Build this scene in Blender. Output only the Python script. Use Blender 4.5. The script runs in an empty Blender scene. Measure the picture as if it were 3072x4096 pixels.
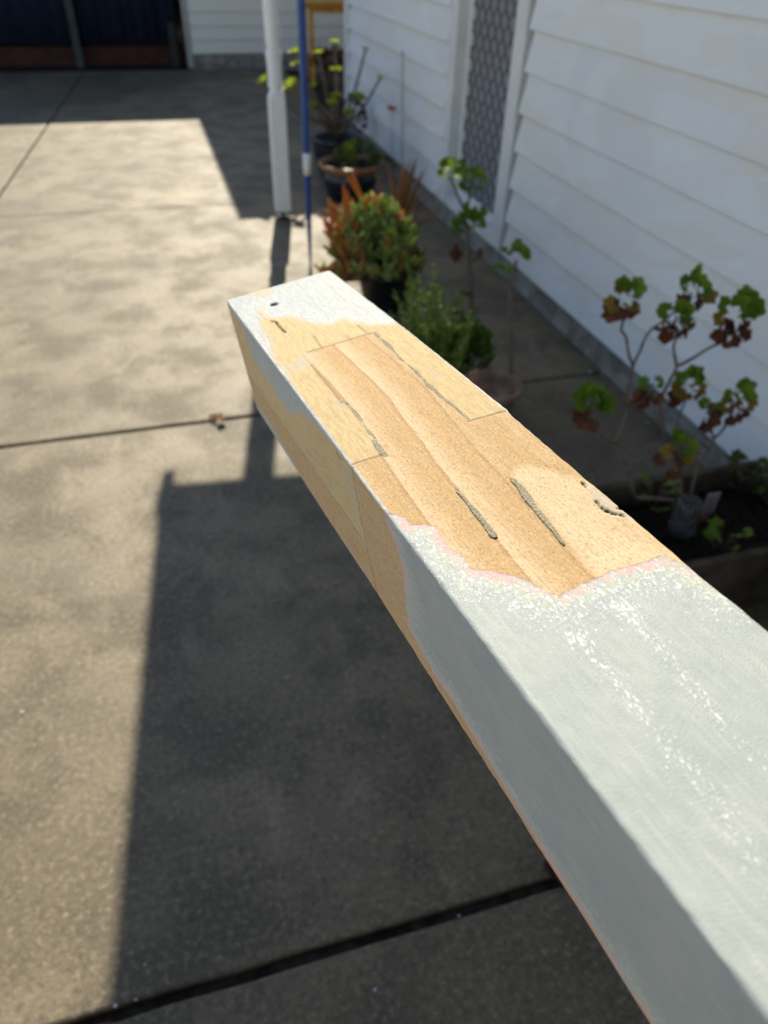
import bpy, bmesh, math, random
import numpy as np
from mathutils import Vector, Matrix, Quaternion
random.seed(7); RNG = np.random.default_rng(7)
S = bpy.context.scene
COL = S.collection
# ---------------------------------------------------------------- camera
CAMH = 1.45
RM = np.array([[0.96082, -0.15534, 0.22964], [-0.27552, -0.61306, 0.74046], [0.02576, -0.77472, -0.63180]])
FPX = 2897.0                                   # focal length in pixels of the 3072x4096 photograph
def _ortho(m):
    u, _, v = np.linalg.svd(m); return u @ v
def _calib():
    n = np.array([1420-1536., 5600-2048., FPX]); dn = n/np.linalg.norm(n); up = -dn
    w = np.array([460-1536., -350-2048., FPX]); w /= np.linalg.norm(w)
    w = w-up*(w@up); w /= np.linalg.norm(w)
    return np.stack([np.cross(w, up), w, up])
RM = _calib()
cam_d = bpy.data.cameras.new('camera'); cam = bpy.data.objects.new('camera', cam_d); COL.objects.link(cam)
cam_d.sensor_fit = 'VERTICAL'; cam_d.sensor_height = 36.0; cam_d.lens = FPX/4096*36.0
cam_d.clip_start = 0.02; cam_d.clip_end = 500
M = Matrix.Identity(4)
for i in range(3):
    M[i][0] = RM[i][0]; M[i][1] = -RM[i][1]; M[i][2] = -RM[i][2]
M[2][3] = CAMH
cam.matrix_world = M
cam_d.dof.use_dof = True; cam_d.dof.focus_distance = 0.385; cam_d.dof.aperture_fstop = 8.2
S.camera = cam
# ---------------------------------------------------------------- light
SUN_EL, SUN_AZ = math.radians(40.5), math.radians(11.6)
SUNV = Vector((math.sin(SUN_AZ)*math.cos(SUN_EL), math.cos(SUN_AZ)*math.cos(SUN_EL), math.sin(SUN_EL)))
W = bpy.data.worlds.new('World'); S.world = W; W.use_nodes = True
wn = W.node_tree.nodes; wn.clear()
sky = wn.new('ShaderNodeTexSky'); sky.sky_type = 'NISHITA'; sky.sun_disc = False
sky.sun_elevation = SUN_EL; sky.sun_rotation = SUN_AZ; sky.air_density = 1.0; sky.dust_density = 0.4
bg = wn.new('ShaderNodeBackground'); bg.inputs[1].default_value = 0.115
wo = wn.new('ShaderNodeOutputWorld')
W.node_tree.links.new(sky.outputs[0], bg.inputs[0]); W.node_tree.links.new(bg.outputs[0], wo.inputs[0])
sl = bpy.data.lights.new('sun', 'SUN'); sl.energy = 5.0; sl.angle = math.radians(0.53); sl.color = (1.0, 0.91, 0.72)
so = bpy.data.objects.new('sun', sl); COL.objects.link(so)
so.rotation_euler = (-SUNV).to_track_quat('-Z', 'Y').to_euler(); so.location = (3, 8, 9)
S.view_settings.view_transform = 'Standard'; S.view_settings.look = 'None'; S.view_settings.gamma = 1.0
S.view_settings.use_curve_mapping = False; S.view_settings.exposure = 0.55
S.render.engine = 'CYCLES'; S.cycles.use_denoising = True; S.cycles.max_bounces = 8
S.cycles.transparent_max_bounces = 16; S.cycles.caustics_reflective = False; S.cycles.caustics_refractive = False
# ---------------------------------------------------------------- helpers
def ray(px):
    return RM @ np.array([px[0]-1536., px[1]-2048., FPX])
def on_z(px, z=0.0):
    d = ray(px); t = (z-CAMH)/d[2]; return Vector((d[0]*t, d[1]*t, z))
def on_y(px, y):
    d = ray(px); t = y/d[1]; return Vector((d[0]*t, y, d[2]*t+CAMH))
def on_x(px, x):
    d = ray(px); t = x/d[0]; return Vector((x, d[1]*t, d[2]*t+CAMH))

def tag(o, label=None, cat=None, group=None, kind=None):
    if label: o['label'] = label
    if cat: o['category'] = cat
    if group: o['group'] = group
    if kind: o['kind'] = kind
    return o
def thing(name, label, cat, loc=(0, 0, 0), group=None, rz=0.0):
    o = bpy.data.objects.new(name, None); COL.objects.link(o)
    o.location = loc; o.rotation_euler = (0, 0, rz); o.empty_display_size = 0.1
    return tag(o, label, cat, group)

class MB:
    """collects shapes into one mesh (world or local coordinates)"""
    def __init__(self): self.v = []; self.f = []; self.smooth = []
    def add(self, vs, fs, smooth=False):
        n = len(self.v); self.v += [tuple(p) for p in vs]
        self.f += [tuple(i+n for i in f) for f in fs]; self.smooth += [smooth]*len(fs)
    def box(self, lo, hi, rot=None, org=None):
        x0, y0, z0 = lo; x1, y1, z1 = hi
        vs = [Vector(p) for p in ((x0,y0,z0),(x1,y0,z0),(x1,y1,z0),(x0,y1,z0),(x0,y0,z1),(x1,y0,z1),(x1,y1,z1),(x0,y1,z1))]
        if rot is not None:
            o = Vector(org) if org is not None else Vector((0,0,0)); vs = [rot @ (p-o)+o for p in vs]
        self.add(vs, [(0,3,2,1),(4,5,6,7),(0,1,5,4),(1,2,6,5),(2,3,7,6),(3,0,4,7)])
    def tube(self, pts, rad, n=8, cap=True):
        pts = [Vector(p) for p in pts]; rs = rad if isinstance(rad, (list, tuple)) else [rad]*len(pts)
        vs, fs = [], []; prev = None
        for i, p in enumerate(pts):
            d = (pts[min(i+1, len(pts)-1)]-pts[max(i-1, 0)])
            d = d.normalized() if d.length > 1e-9 else Vector((0,0,1))
            a = prev if prev is not None else (Vector((1,0,0)) if abs(d.x) < .9 else Vector((0,1,0)))
            a = (a-d*a.dot(d)).normalized(); b = d.cross(a); prev = a
            for k in range(n):
                t = 2*math.pi*k/n; vs.append(p+(a*math.cos(t)+b*math.sin(t))*rs[i])
        for i in range(len(pts)-1):
            for k in range(n):
                fs.append((i*n+k, i*n+(k+1) % n, (i+1)*n+(k+1) % n, (i+1)*n+k))
        if cap:
            fs.append(tuple(reversed(range(n)))); fs.append(tuple((len(pts)-1)*n+k for k in range(n)))
        self.add(vs, fs, True)
    def lathe(self, prof, c=(0,0,0), n=40, wob=0.0):
        cx, cy, cz = c; vs, fs = [], []
        for i, (r, z) in enumerate(prof):
            for k in range(n):
                t = 2*math.pi*k/n; q = r*(1+wob*math.sin(3*t+z*20))
                vs.append((cx+q*math.cos(t), cy+q*math.sin(t), cz+z))
        for i in range(len(prof)-1):
            for k in range(n):
                fs.append((i*n+k, i*n+(k+1) % n, (i+1)*n+(k+1) % n, (i+1)*n+k))
        self.add(vs, fs, True)
        self.add([vs[k] for k in range(n)], [tuple(reversed(range(n)))]); m = (len(prof)-1)*n
        self.add([vs[m+k] for k in range(n)], [tuple(range(n))])
    def build(self, name, mat, parent=None, bevel=0.0, seg=2):
        me = bpy.data.meshes.new(name); me.from_pydata(self.v, [], self.f); me.update()
        me.polygons.foreach_set('use_smooth', self.smooth)
        o = bpy.data.objects.new(name, me); COL.objects.link(o); me.materials.append(mat)
        if parent is not None:
            o.parent = parent; o.matrix_parent_inverse = Matrix.Identity(4)
            o.matrix_parent_inverse = parent_matrix(parent).inverted()
        if bevel:
            b = o.modifiers.new('bevel', 'BEVEL'); b.width = bevel; b.segments = seg; b.limit_method = 'ANGLE'
        return o
def parent_matrix(p):
    m = Matrix.Translation(p.location) @ p.rotation_euler.to_matrix().to_4x4()
    if p.parent is not None: m = parent_matrix(p.parent) @ p.matrix_parent_inverse @ m
    return m

# ---------------------------------------------------------------- material helpers
class NT:
    def __init__(self, name):
        self.m = bpy.data.materials.new(name); self.m.use_nodes = True
        self.t = self.m.node_tree; self.t.nodes.clear()
        self.out = self.n('ShaderNodeOutputMaterial'); self.b = self.n('ShaderNodeBsdfPrincipled')
        self.l(self.b.outputs[0], self.out.inputs[0])
    def n(self, typ, **kw):
        x = self.t.nodes.new(typ)
        for k, v in kw.items(): setattr(x, k, v)
        return x
    def l(self, a, b): self.t.links.new(a, b)
    def put(self, sock, v):
        if isinstance(v, bpy.types.NodeSocket): self.l(v, sock)
        elif isinstance(v, (tuple, list)) and len(v) == 3 and sock.type == 'RGBA': sock.default_value = (*v, 1)
        else: sock.default_value = v
    def math(self, op, a, b=None, c=None, clamp=False):
        x = self.n('ShaderNodeMath', operation=op, use_clamp=clamp); self.put(x.inputs[0], a)
        if b is not None: self.put(x.inputs[1], b)
        if c is not None: self.put(x.inputs[2], c)
        return x.outputs[0]
    def mix(self, f, a, b, mode='MIX'):
        x = self.n('ShaderNodeMix', data_type='RGBA', blend_type=mode)
        self.put(x.inputs['Factor'], f); self.put(x.inputs[6], a); self.put(x.inputs[7], b); return x.outputs[2]
    def ss(self, v, lo, hi, a=0.0, b=1.0):
        x = self.n('ShaderNodeMapRange', interpolation_type='SMOOTHSTEP')
        self.put(x.inputs[0], v); self.put(x.inputs[1], lo); self.put(x.inputs[2], hi)
        self.put(x.inputs[3], a); self.put(x.inputs[4], b); return x.outputs[0]
    def coord(self, which='Object', scale=(1,1,1), loc=(0,0,0), attr=None, rot=(0,0,0)):
        if attr: src = self.n('ShaderNodeAttribute', attribute_name=attr).outputs['Vector']
        else: src = self.n('ShaderNodeTexCoord').outputs[which]
        mp = self.n('ShaderNodeMapping'); mp.inputs['Scale'].default_value = scale
        mp.inputs['Location'].default_value = loc; mp.inputs['Rotation'].default_value = rot
        self.l(src, mp.inputs[0]); return mp.outputs[0]
    def attr(self, name): return self.n('ShaderNodeAttribute', attribute_name=name).outputs['Fac']
    def noise(self, vec, scale, detail=4.0, rough=.55, dist=0.0):
        x = self.n('ShaderNodeTexNoise'); self.l(vec, x.inputs['Vector'])
        x.inputs['Scale'].default_value = scale; x.inputs['Detail'].default_value = detail
        x.inputs['Roughness'].default_value = rough; x.inputs['Distortion'].default_value = dist; return x.outputs[0]
    def voro(self, vec, scale, feature='F1', rnd=1.0):
        x = self.n('ShaderNodeTexVoronoi', feature=feature); self.l(vec, x.inputs['Vector'])
        x.inputs['Scale'].default_value = scale; x.inputs['Randomness'].default_value = rnd; return x
    def bump(self, h, strength=.3, dist=.002):
        x = self.n('ShaderNodeBump'); x.inputs['Strength'].default_value = strength
        x.inputs['Distance'].default_value = dist; self.l(h, x.inputs['Height']); self.l(x.outputs[0], self.b.inputs['Normal'])
    def base(self, v): self.put(self.b.inputs['Base Color'], v)
    def rough(self, v): self.put(self.b.inputs['Roughness'], v)
    def spec(self, v): self.put(self.b.inputs['Specular IOR Level'], v)

def simple(name, col, rough=.6, var=.25, scale=30., spec=.4, bump=0.0, metal=0.0):
    t = NT(name); c = t.coord('Object')
    n = t.noise(c, scale, 5)
    dark = tuple(x*(1-var) for x in col); lite = tuple(min(1, x*(1+var)) for x in col)
    t.base(t.mix(t.ss(n, .3, .7), dark, lite)); t.rough(rough); t.spec(spec); t.b.inputs['Metallic'].default_value = metal
    if bump: t.bump(n, bump, .003)
    return t.m
def leafmat(name, cols, rough=.45, trans=.35, scale=18., spec=.4):
    """leaf: variation from leaf to leaf by random island, partly translucent"""
    t = NT(name); g = t.n('ShaderNodeNewGeometry'); rp = t.n('ShaderNodeValToRGB'); el = rp.color_ramp.elements
    el[0].color = (*cols[0], 1); el[1].color = (*cols[-1], 1)
    for i, c in enumerate(cols[1:-1]):
        e = el.new((i+1)/(len(cols)-1)); e.color = (*c, 1)
    n = t.noise(t.coord('Object'), scale, 3)
    f = t.math('ADD', t.math('MULTIPLY', g.outputs['Random Per Island'], .8), t.math('MULTIPLY', n, .25), clamp=True)
    t.l(f, rp.inputs[0]); t.base(rp.outputs[0]); t.rough(rough); t.spec(spec)
    tr = t.n('ShaderNodeBsdfTranslucent'); t.l(t.mix(.35, rp.outputs[0], (.9, 1., .3), 'MULTIPLY'), tr.inputs[0])
    tl = t.n('ShaderNodeMixShader'); tl.inputs[0].default_value = trans
    t.l(t.b.outputs[0], tl.inputs[1]); t.l(tr.outputs[0], tl.inputs[2]); t.l(tl.outputs[0], t.out.inputs[0])
    return t.m

# ---------------------------------------------------------------- materials
def mat_concrete():
    t = NT('old_concrete'); c = t.coord('Object')
    big = t.noise(c, .9, 4, .55, .3); mid = t.noise(t.coord('Object', (1, 1, 1), (5, 2, 0)), 4.2, 6, .62, .2); m2 = t.noise(t.coord('Object', (1, 1, 1), (1, 8, 0)), 14., 5, .65)
    fine = t.noise(c, 75., 5, .75); grit = t.noise(c, 260., 3, .65); scuff = t.noise(t.coord('Object', (1.6, .7, 1), (3, 3, 0), rot=(0, 0, .6)), 3.3, 5, .7, .8)
    col = t.mix(t.ss(big, .36, .64), (.138, .109, .067), (.222, .178, .110))
    col = t.mix(t.math('MULTIPLY', t.ss(mid, .43, .62), .70), col, (.094, .076, .051))
    col = t.mix(t.math('MULTIPLY', t.ss(scuff, .56, .70), .6), col, (.290, .240, .160))
    col = t.mix(t.math('MULTIPLY', t.ss(m2, .50, .68), .40), col, (.082, .067, .047))
    col = t.mix(t.math('MULTIPLY', t.ss(fine, .52, .66), .65), col, (.345, .285, .190))
    col = t.mix(t.math('MULTIPLY', t.ss(fine, .48, .34), .70), col, (.056, .045, .031))
    col = t.mix(t.math('MULTIPLY', t.ss(grit, .60, .70), .55), col, (.48, .41, .30))
    col = t.mix(t.math('MULTIPLY', t.ss(grit, .40, .31), .5), col, (.05, .042, .032))
    st = t.noise(t.coord('Object', (1, 1, 1), (3.1, 1.7, 0)), 1.7, 5, .65)
    col = t.mix(t.math('MULTIPLY', t.ss(st, .56, .72), .5), col, (.064, .055, .041))
    t.base(col); t.spec(.42)
    t.rough(t.ss(mid, .3, .7, .50, .68))
    h = t.math('ADD', t.math('MULTIPLY', fine, .7), t.math('MULTIPLY', grit, .6))
    t.bump(h, .5, .0035); return t.m
def mat_boards():
    t = NT('sanded_white_boards'); c = t.coord('Object')
    big = t.noise(t.coord('Object', (1, .55, 1.6)), 3.2, 5, .55, .9)
    b2 = t.noise(t.coord('Object', (1, .6, 1.3), (2, 5, 1)), 5.5, 4, .55, 1.2)
    fine = t.noise(t.coord('Object', (1, .3, 1)), 120., 3)
    col = t.mix(t.ss(big, .46, .52), (.845, .855, .87), (.83, .815, .79))
    col = t.mix(t.math('MULTIPLY', t.ss(b2, .60, .63), .85), col, (.86, .885, .91))
    b3 = t.noise(t.coord('Object', (1, .7, 1.1), (7, 1, 4)), 2.0, 3, .5, .6)
    col = t.mix(t.math('MULTIPLY', t.ss(b3, .56, .64), .5), col, (.76, .78, .82))
    col = t.mix(t.math('MULTIPLY', fine, .10), col, (.55, .55, .53))
    t.base(col); t.rough(.40); t.spec(.5); t.bump(fine, .12, .002); return t.m
def mat_cream():
    t = NT('cream_boards'); c = t.coord('Object'); n = t.noise(c, 4., 4)
    t.base(t.mix(n, (.76, .72, .64), (.84, .80, .72))); t.rough(.6); return t.m
CONC = mat_concrete(); BOARDS = mat_boards(); CREAM = mat_cream()
WHITE = simple('white_gloss_trim', (.78, .79, .79), .4, .05, 8, .5)
OFFW = simple('old_white_post_paint', (.83, .85, .84), .45, .04, 25, .5)
PLINTH = simple('grey_plinth_concrete', (.235, .225, .20), .8, .35, 12, .3, .3)
DIRT = simple('joint_dirt', (.035, .030, .024), .95, .5, 40, .1, .5)
EARTH = simple('bare_earth', (.16, .13, .10), .95, .4, 2, .1, .3)
SOIL = simple('potting_soil', (.022, .017, .013), .95, .5, 60, .1, .8)
NAVY = simple('navy_fabric', (.013, .019, .040), .8, .2, 14, .2)
BRICK = simple('dark_red_timber', (.060, .016, .008), .7, .35, 9, .3)
DARK = simple('dark_steel', (.02, .02, .02), .5, .3, 20, .4)
GREYP = simple('grey_green_frame', (.05, .06, .06), .6, .3, 14, .3)
TIN = simple('corrugated_roof_grey', (.30, .31, .32), .5, .1, 4, .4)
SHADEROOF = simple('shade_roof_dark', (.10, .09, .08), .8, .2, 6, .2)  # dark colour of the added sky-blocking roof
BLUE = simple('blue_paint', (.010, .060, .26), .38, .12, 20, .5)
LABELW = simple('white_label', (.75, .77, .80), .5, .08, 60, .4)
ORANGE = simple('orange_varnished_pine', (.66, .31, .05), .45, .2, 12, .5)
RUST = simple('rusty_brown', (.10, .035, .018), .8, .5, 22, .2)
BRWOOD = simple('bare_brown_timber', (.13, .10, .06), .8, .4, 14, .3)
GRWOOD = simple('weathered_planter_boards', (.085, .065, .045), .85, .35, 14, .2, .3)
GLAZE = simple('dark_blue_glaze', (.006, .010, .020), .25, .4, 8, .55)
RIMB = simple('brown_glazed_rim', (.26, .12, .055), .25, .3, 12, .6)
BLACKP = simple('black_plastic_pot', (.012, .012, .014), .45, .2, 20, .4)
TERRA = simple('pale_terracotta', (.30, .19, .14), .8, .3, 20, .2)
STEM = simple('plant_stem', (.15, .105, .075), .8, .3, 90, .2)
STEMG = simple('grey_stem', (.16, .125, .10), .8, .3, 90, .2)
STAKE = simple('grey_stake', (.40, .40, .36), .8, .25, 60, .2)
BRICKC = simple('red_chimney_brick', (.30, .12, .07), .85, .3, 12, .2)
SCREEN = simple('fly_screen', (.31, .31, .345), .75, .05, 3, .25)
GRILLE = simple('olive_metal_grille', (.06, .055, .035), .4, .15, 60, .5)
CHIPM = simple('white_paint_flake', (.50, .51, .52), .6, .1, 30, .3)
PINKM = simple('pink_plastic', (.45, .12, .12), .5, .2, 20, .4)
DRYLEAF = leafmat('dry_brown_leaf', [(.20, .085, .035), (.32, .15, .06)], .6, .2)

# ---------------------------------------------------------------- ground and paving
mb = MB(); R0 = 260
mb.add([(-R0, -R0, -.075), (R0, -R0, -.075), (R0, R0, -.075), (-R0, R0, -.075)], [(0, 1, 2, 3)])
tag(mb.build('ground', EARTH), 'bare earth under and beyond the paving', kind='structure')
mb = MB(); mb.add([(-60, -40, -.062), (-2.05, -40, -.062), (-2.05, 60, -.062), (-60, 60, -.062)], [(0, 1, 2, 3)])
tag(mb.build('added_bounce_sheet', simple('pale_bounce_surface', (.66, .63, .56), .9, .15, 30, .2, .5)), 'unseen pale sheet added left of the paving to bounce light', kind='structure')  # added out of view to bounce sunlight onto the house wall
WX = 1.71                                        # face of the house wall
mb = MB(); mb.box((-2.03, -5.2, -.071), (WX+.3, 10.9, -.016))
tag(mb.build('joint_bed', DIRT), 'dark dirt in the joints between the slabs', kind='structure')
def jx(y): return -1.436+.077*y
def slab(mb, x0, x1, y0, y1, g0, g1, gx0, gx1):
    """x0, x1: functions of y; sloping joints. tops at z=0 with a rounded arris"""
    b = .006; n = 26
    def ring(ins, z):
        pts = []
        ya, yb = y0+g0+ins, y1-g1-ins
        L = lambda y: x0(y)+gx0+ins; Rr = lambda y: x1(y)-gx1-ins
        wob = lambda k: .0022*math.sin(k*12.9898+y0*7.1)*math.sin(k*3.7+1.3)
        for k in range(n): pts.append((L(ya)+(Rr(ya)-L(ya))*k/n, ya+wob(k), z))
        for k in range(n): y = ya+(yb-ya)*k/n; pts.append((Rr(y), y, z))
        for k in range(n): pts.append((Rr(yb)+(L(yb)-Rr(yb))*k/n, yb+wob(k+40), z))
        for k in range(n): y = yb+(ya-yb)*k/n; pts.append((L(y), y, z))
        return pts
    rs = [ring(0, -.06), ring(0, -b), ring(b*.35, -b*.3), ring(b, 0)]
    m = len(rs[0]); vs = sum(rs, []); fs = []
    for i in range(3):
        for k in range(m): fs.append((i*m+k, i*m+(k+1) % m, (i+1)*m+(k+1) % m, (i+1)*m+k))
    fs.append(tuple(3*m+k for k in range(m)))
    mb.add(vs, fs)
mb = MB()
ys = [(-5.0, .0), (-2.2, .006), (.515, .011), (2.372, .008), (5.0, .0022), (7.28, .0022), (10.42, .0)]
for i in range(len(ys)-1):
    (ya, ga), (yb, gb) = ys[i], ys[i+1]
    slab(mb, lambda y: -2.0, jx, ya, yb, ga, gb, .004, .008)
    slab(mb, jx, lambda y: WX-.006, ya, yb, ga, gb, .008, 0)
tag(mb.build('paving', CONC), 'weathered concrete slabs with dark joints', kind='structure')

# ---------------------------------------------------------------- house
house = thing('house', 'white weatherboard house wall with half sanded patchy paint beside the paving', 'house', (WX, 3.5, 0))
PITCH, Z0 = .1652, .105
mb = MB()
def board_run(y0, y1, z_from, z_to, mb=mb):
    k0 = int(round((z_from-Z0)/PITCH)); z = Z0+k0*PITCH
    while z < z_to-.01:
        zt = min(z+PITCH+.018, z_to+.02); n = max(2, int((y1-y0)/.25)); vs, fs = [], []
        for i in range(n+1):
            y = y0+(y1-y0)*i/n; w = .0012*math.sin(y*3.1+z*17)+.0008*math.sin(y*9.7+z*5)
            for (dx, dz) in ((-.031, .005), (-.027, 0), (.012, 0), (.012, zt-z), (.001, zt-z)):
                vs.append((WX+dx+w, y, z+dz+w*.6))
        for i in range(n):
            for k in range(5): fs.append((i*5+k, (i+1)*5+k, (i+1)*5+(k+1) % 5, i*5+(k+1) % 5))
        fs.append((4, 3, 2, 1, 0)); fs.append(tuple(n*5+k for k in range(5)))
        mb.add(vs, fs); z += PITCH
HTOP = 2.40
board_run(-4.6, 3.502, Z0, HTOP); board_run(4.512, 6.905, Z0, HTOP); board_run(3.53, 4.505, 2.27, HTOP)
mb.build('weatherboard_cladding', BOARDS, house)
mb = MB(); mb.box((WX+.016, -4.6, -.05), (WX+.10, 3.60, HTOP)); mb.box((WX+.016, 4.45, -.05), (WX+.10, 6.955, HTOP))
mb.box((WX+.016, 3.60, 2.24), (WX+.10, 4.45, HTOP)); mb.box((WX+.10, 6.86, -.05), (9.5, 6.955, HTOP)); mb.box((WX+.10, -4.6, -.05), (9.5, -4.5, HTOP))
mb.box((WX+.9, 3.3, -.05), (WX+.95, 4.8, HTOP))
mb.build('wall_frame', GREYP, house)
mb = MB(); n = 60; vs, fs = [], []
for i in range(n+1):
    y = -4.6+(6.92+4.6)*i/n; w = .004*math.sin(y*2.3)+.003*math.sin(y*7.7+1)
    vs += [(WX-.055+w, y, -.03), (WX-.022+w, y, .004), (WX-.002+w*.4, y, .05), (WX+.002, y, .092), (WX+.012, y, .1)]
for i in range(n):
    for k in range(4): fs.append((i*5+k, i*5+k+1, (i+1)*5+k+1, (i+1)*5+k))
mb.add(vs, fs, True); mb.build('plinth', PLINTH, house)
mb = MB(); mb.box((WX-.034, 6.925, .10), (WX+.02, 7.00, HTOP)); mb.box((WX+.021, 6.96, .10), (WX+.10, 7.0, HTOP)); mb.build('corner_board', WHITE, house, .003)
mb = MB(); mb.box((WX-.006, 6.885, .11), (WX+.011, 6.922, HTOP)); mb.build('bare_corner_stop', BRWOOD, house)
# door frame
df = MB(); df.box((WX-.030, 3.535, .105), (WX+.015, 3.655, 2.26)); df.box((WX-.030, 4.395, .105), (WX+.015, 4.495, 2.26))
df.box((WX-.028, 3.656, 2.14), (WX+.015, 4.394, 2.26))
df.box((WX+.0155, 3.625, .105), (WX+.12, 3.654, 2.24)); df.box((WX+.0155, 4.396, .105), (WX+.12, 4.425, 2.24))
df.box((WX-.020, 3.656, .095), (WX+.11, 4.394, .150))
frame = df.build('door_frame', WHITE, house, .003)
DX = WX+.045
mb = MB()
mb.box((DX-.012, 3.658, .155), (DX+.016, 3.690, 2.135)); mb.box((DX-.012, 4.345, .155), (DX+.016, 4.392, 2.135))
mb.box((DX-.011, 3.691, .155), (DX+.015, 4.344, .212)); mb.box((DX-.011, 3.691, 2.08), (DX+.015, 4.344, 2.135))
mb.box((DX-.011, 3.691, 1.34), (DX+.015, 4.344, 1.46))
door = mb.build('screen_door', WHITE, house, .002)
mb = MB(); mb.add([(DX+.017, 3.66, .16), (DX+.017, 4.39, .16), (DX+.017, 4.39, 2.13), (DX+.017, 3.66, 2.13)], [(0, 3, 2, 1)])
mb.build('fly_screen', SCREEN, door)
mb = MB(); py, pz = .098, .118
def strand(k, flip, z0, z1):
    pts = []; st = 12; nz = int((z1-z0)/pz*st)
    for i in range(nz+1):
        z = z0+i*pz/st; ph = i/st % 1.0
        tri = 1-4*abs(ph-.5) if True else 0
        s = max(-1, min(1, tri*1.25)); s = s*(1.5-.5*s*s) if abs(s) < 1 else s
        y = 3.66+k*py/2+(s*py/4)*(1 if flip else -1)
        pts.append((y, z))
    vs, fs = [], []
    for (y, z) in pts:
        if 3.685 < y < 4.35: vs += [(DX-.010, y-.0019, z), (DX-.010, y+.0019, z), (DX-.004, y+.0019, z), (DX-.004, y-.0019, z)]
        else: vs += [None]*4
    vv, idx = [], {}
    for i, p in enumerate(vs):
        if p is not None: idx[i] = len(vv); vv.append(p)
    for i in range(len(pts)-1):
        if 4*i in idx and 4*i+4 in idx:
            for q in range(4): fs.append(tuple(idx[a] for a in (4*i+q, 4*i+4+q, 4*i+4+(q+1) % 4, 4*i+(q+1) % 4)))
    if fs: mb.add(vv, fs)
for k in range(0, 20): strand(k, k % 2 == 0, .20, 1.345)
for k in range(0, 20): strand(k, k % 2 == 0, 1.455, 2.09)
mb.build('diamond_grille', GRILLE, door)
# roof of the house and of the breezeway beyond its end, all above the frame
EX, EY, EZ = 1.57, 7.02, 2.40
mb = MB(); mb.box((EX, -5.0, EZ-.02), (EX+.11, EY, EZ+.09)); mb.build('gutter', WHITE, house)
mb = MB(); mb.add([(EX+.11, -5, EZ), (WX+.11, -5, EZ), (WX+.11, EY, EZ), (EX+.11, EY, EZ)], [(0, 1, 2, 3)]); mb.build('soffit', WHITE, house)
mb = MB(); RX, RZ = 5.6, EZ+.12+1.5
vs = [(EX+.03, -5, EZ+.10), (RX, -5, RZ), (2*RX-EX, -5, EZ+.10), (EX+.03, EY, EZ+.10), (RX, EY, RZ), (2*RX-EX, EY, EZ+.10)]
mb.add(vs, [(0, 1, 4, 3), (1, 2, 5, 4), (3, 4, 5), (0, 2, 1), (0, 3, 5, 2)]); mb.build('roof', TIN, house)
# porch roof over the door (casts the big shadow), square to itself, turned slightly
RZP = math.radians(-6.0); Q = Matrix.Rotation(RZP, 3, 'Z')
PC = Vector((.425, 4.765, 0))                     # far outer corner
def pq(x, y, z): v = Q @ Vector((x, y, 0)); return (PC.x+v.x, PC.y+v.y, z)
def pbox(mb, lo, hi):
    vs = [pq(x, y, z) for z in (lo[2], hi[2]) for (x, y) in ((lo[0], lo[1]), (hi[0], lo[1]), (hi[0], hi[1]), (lo[0], hi[1]))]
    mb.add(vs, [(0,3,2,1),(4,5,6,7),(0,1,5,4),(1,2,6,5),(2,3,7,6),(3,0,4,7)])
mb = MB(); pbox(mb, (.0, -2.42, 2.40), (1.42, 0, 2.47)); pr = mb.build('porch_roof', WHITE, house)
mb = MB(); pbox(mb, (-.005, -.05, 2.38), (.035, .055, 2.50)); mb.build('gutter_end', WHITE, pr)
mb = MB(); pbox(mb, (.22, -2.40, 2.30), (.31, -.16, 2.398)); mb.build('porch_beam', WHITE, pr)

mb = MB(); mb.box((-1.9, -4.9, 2.45), (1.56, 0.85, 2.51)); mb.build('added_shade_roof', SHADEROOF, house)  # unseen roof added to keep sky light off the near paving
for ay in (-4.7, .55):
    mb = MB(); mb.box((-1.85, ay, 0), (-1.76, ay+.09, 2.449)); mb.build('shade_roof_post', WHITE, house, .004)  # posts of the added sky-blocking roof
# ---------------------------------------------------------------- garage at the back
GY = 10.40
gar = thing('garage', 'cream weatherboard garage with dark opening at the far end of the paving', 'garage', (.6, GY, 0))
mb = MB(); pit = .1385
z = .165
while z < 2.2:
    zt = z+pit+.015
    vs = []
    for x in (.63, 4.0):
        vs += [(x, GY-.018, z+.003), (x, GY-.015, z), (x, GY+.01, z), (x, GY+.01, zt), (x, GY-.001, zt)]
    mb.add(vs, [tuple((k, (k+1) % 5, 5+(k+1) % 5, 5+k)) for k in range(5)]+[(4, 3, 2, 1, 0), (5, 6, 7, 8, 9)]); z += pit
mb.build('weatherboard_cladding', CREAM, gar)
mb = MB(); mb.box((.62, GY-.004, -.05), (4.0, GY+.08, .160)); mb.box((.62, GY+.012, .161), (4.0, GY+.08, 2.2)); mb.build('plinth', PLINTH, gar)
mb = MB(); mb.box((.565, GY-.022, .02), (.628, GY+.09, 2.2)); mb.build('opening_frame', simple('grey_cream_trim', (.40, .38, .34), .6, .1, 8), gar, .004)
mb = MB(); mb.box((-5.5, GY+.42, 0), (.56, GY+.47, .20)); mb.build('base_board', BRICK, gar)
mb = MB(); mb.box((-5.5, GY+4.0, 0), (4, GY+4.1, 2.2)); mb.box((-5.6, GY, 0), (-5.5, GY+4, 2.2)); mb.box((.63, GY+.081, 0), (.73, GY+4, 2.2)); mb.build('inner_wall', DARK, gar)
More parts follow.
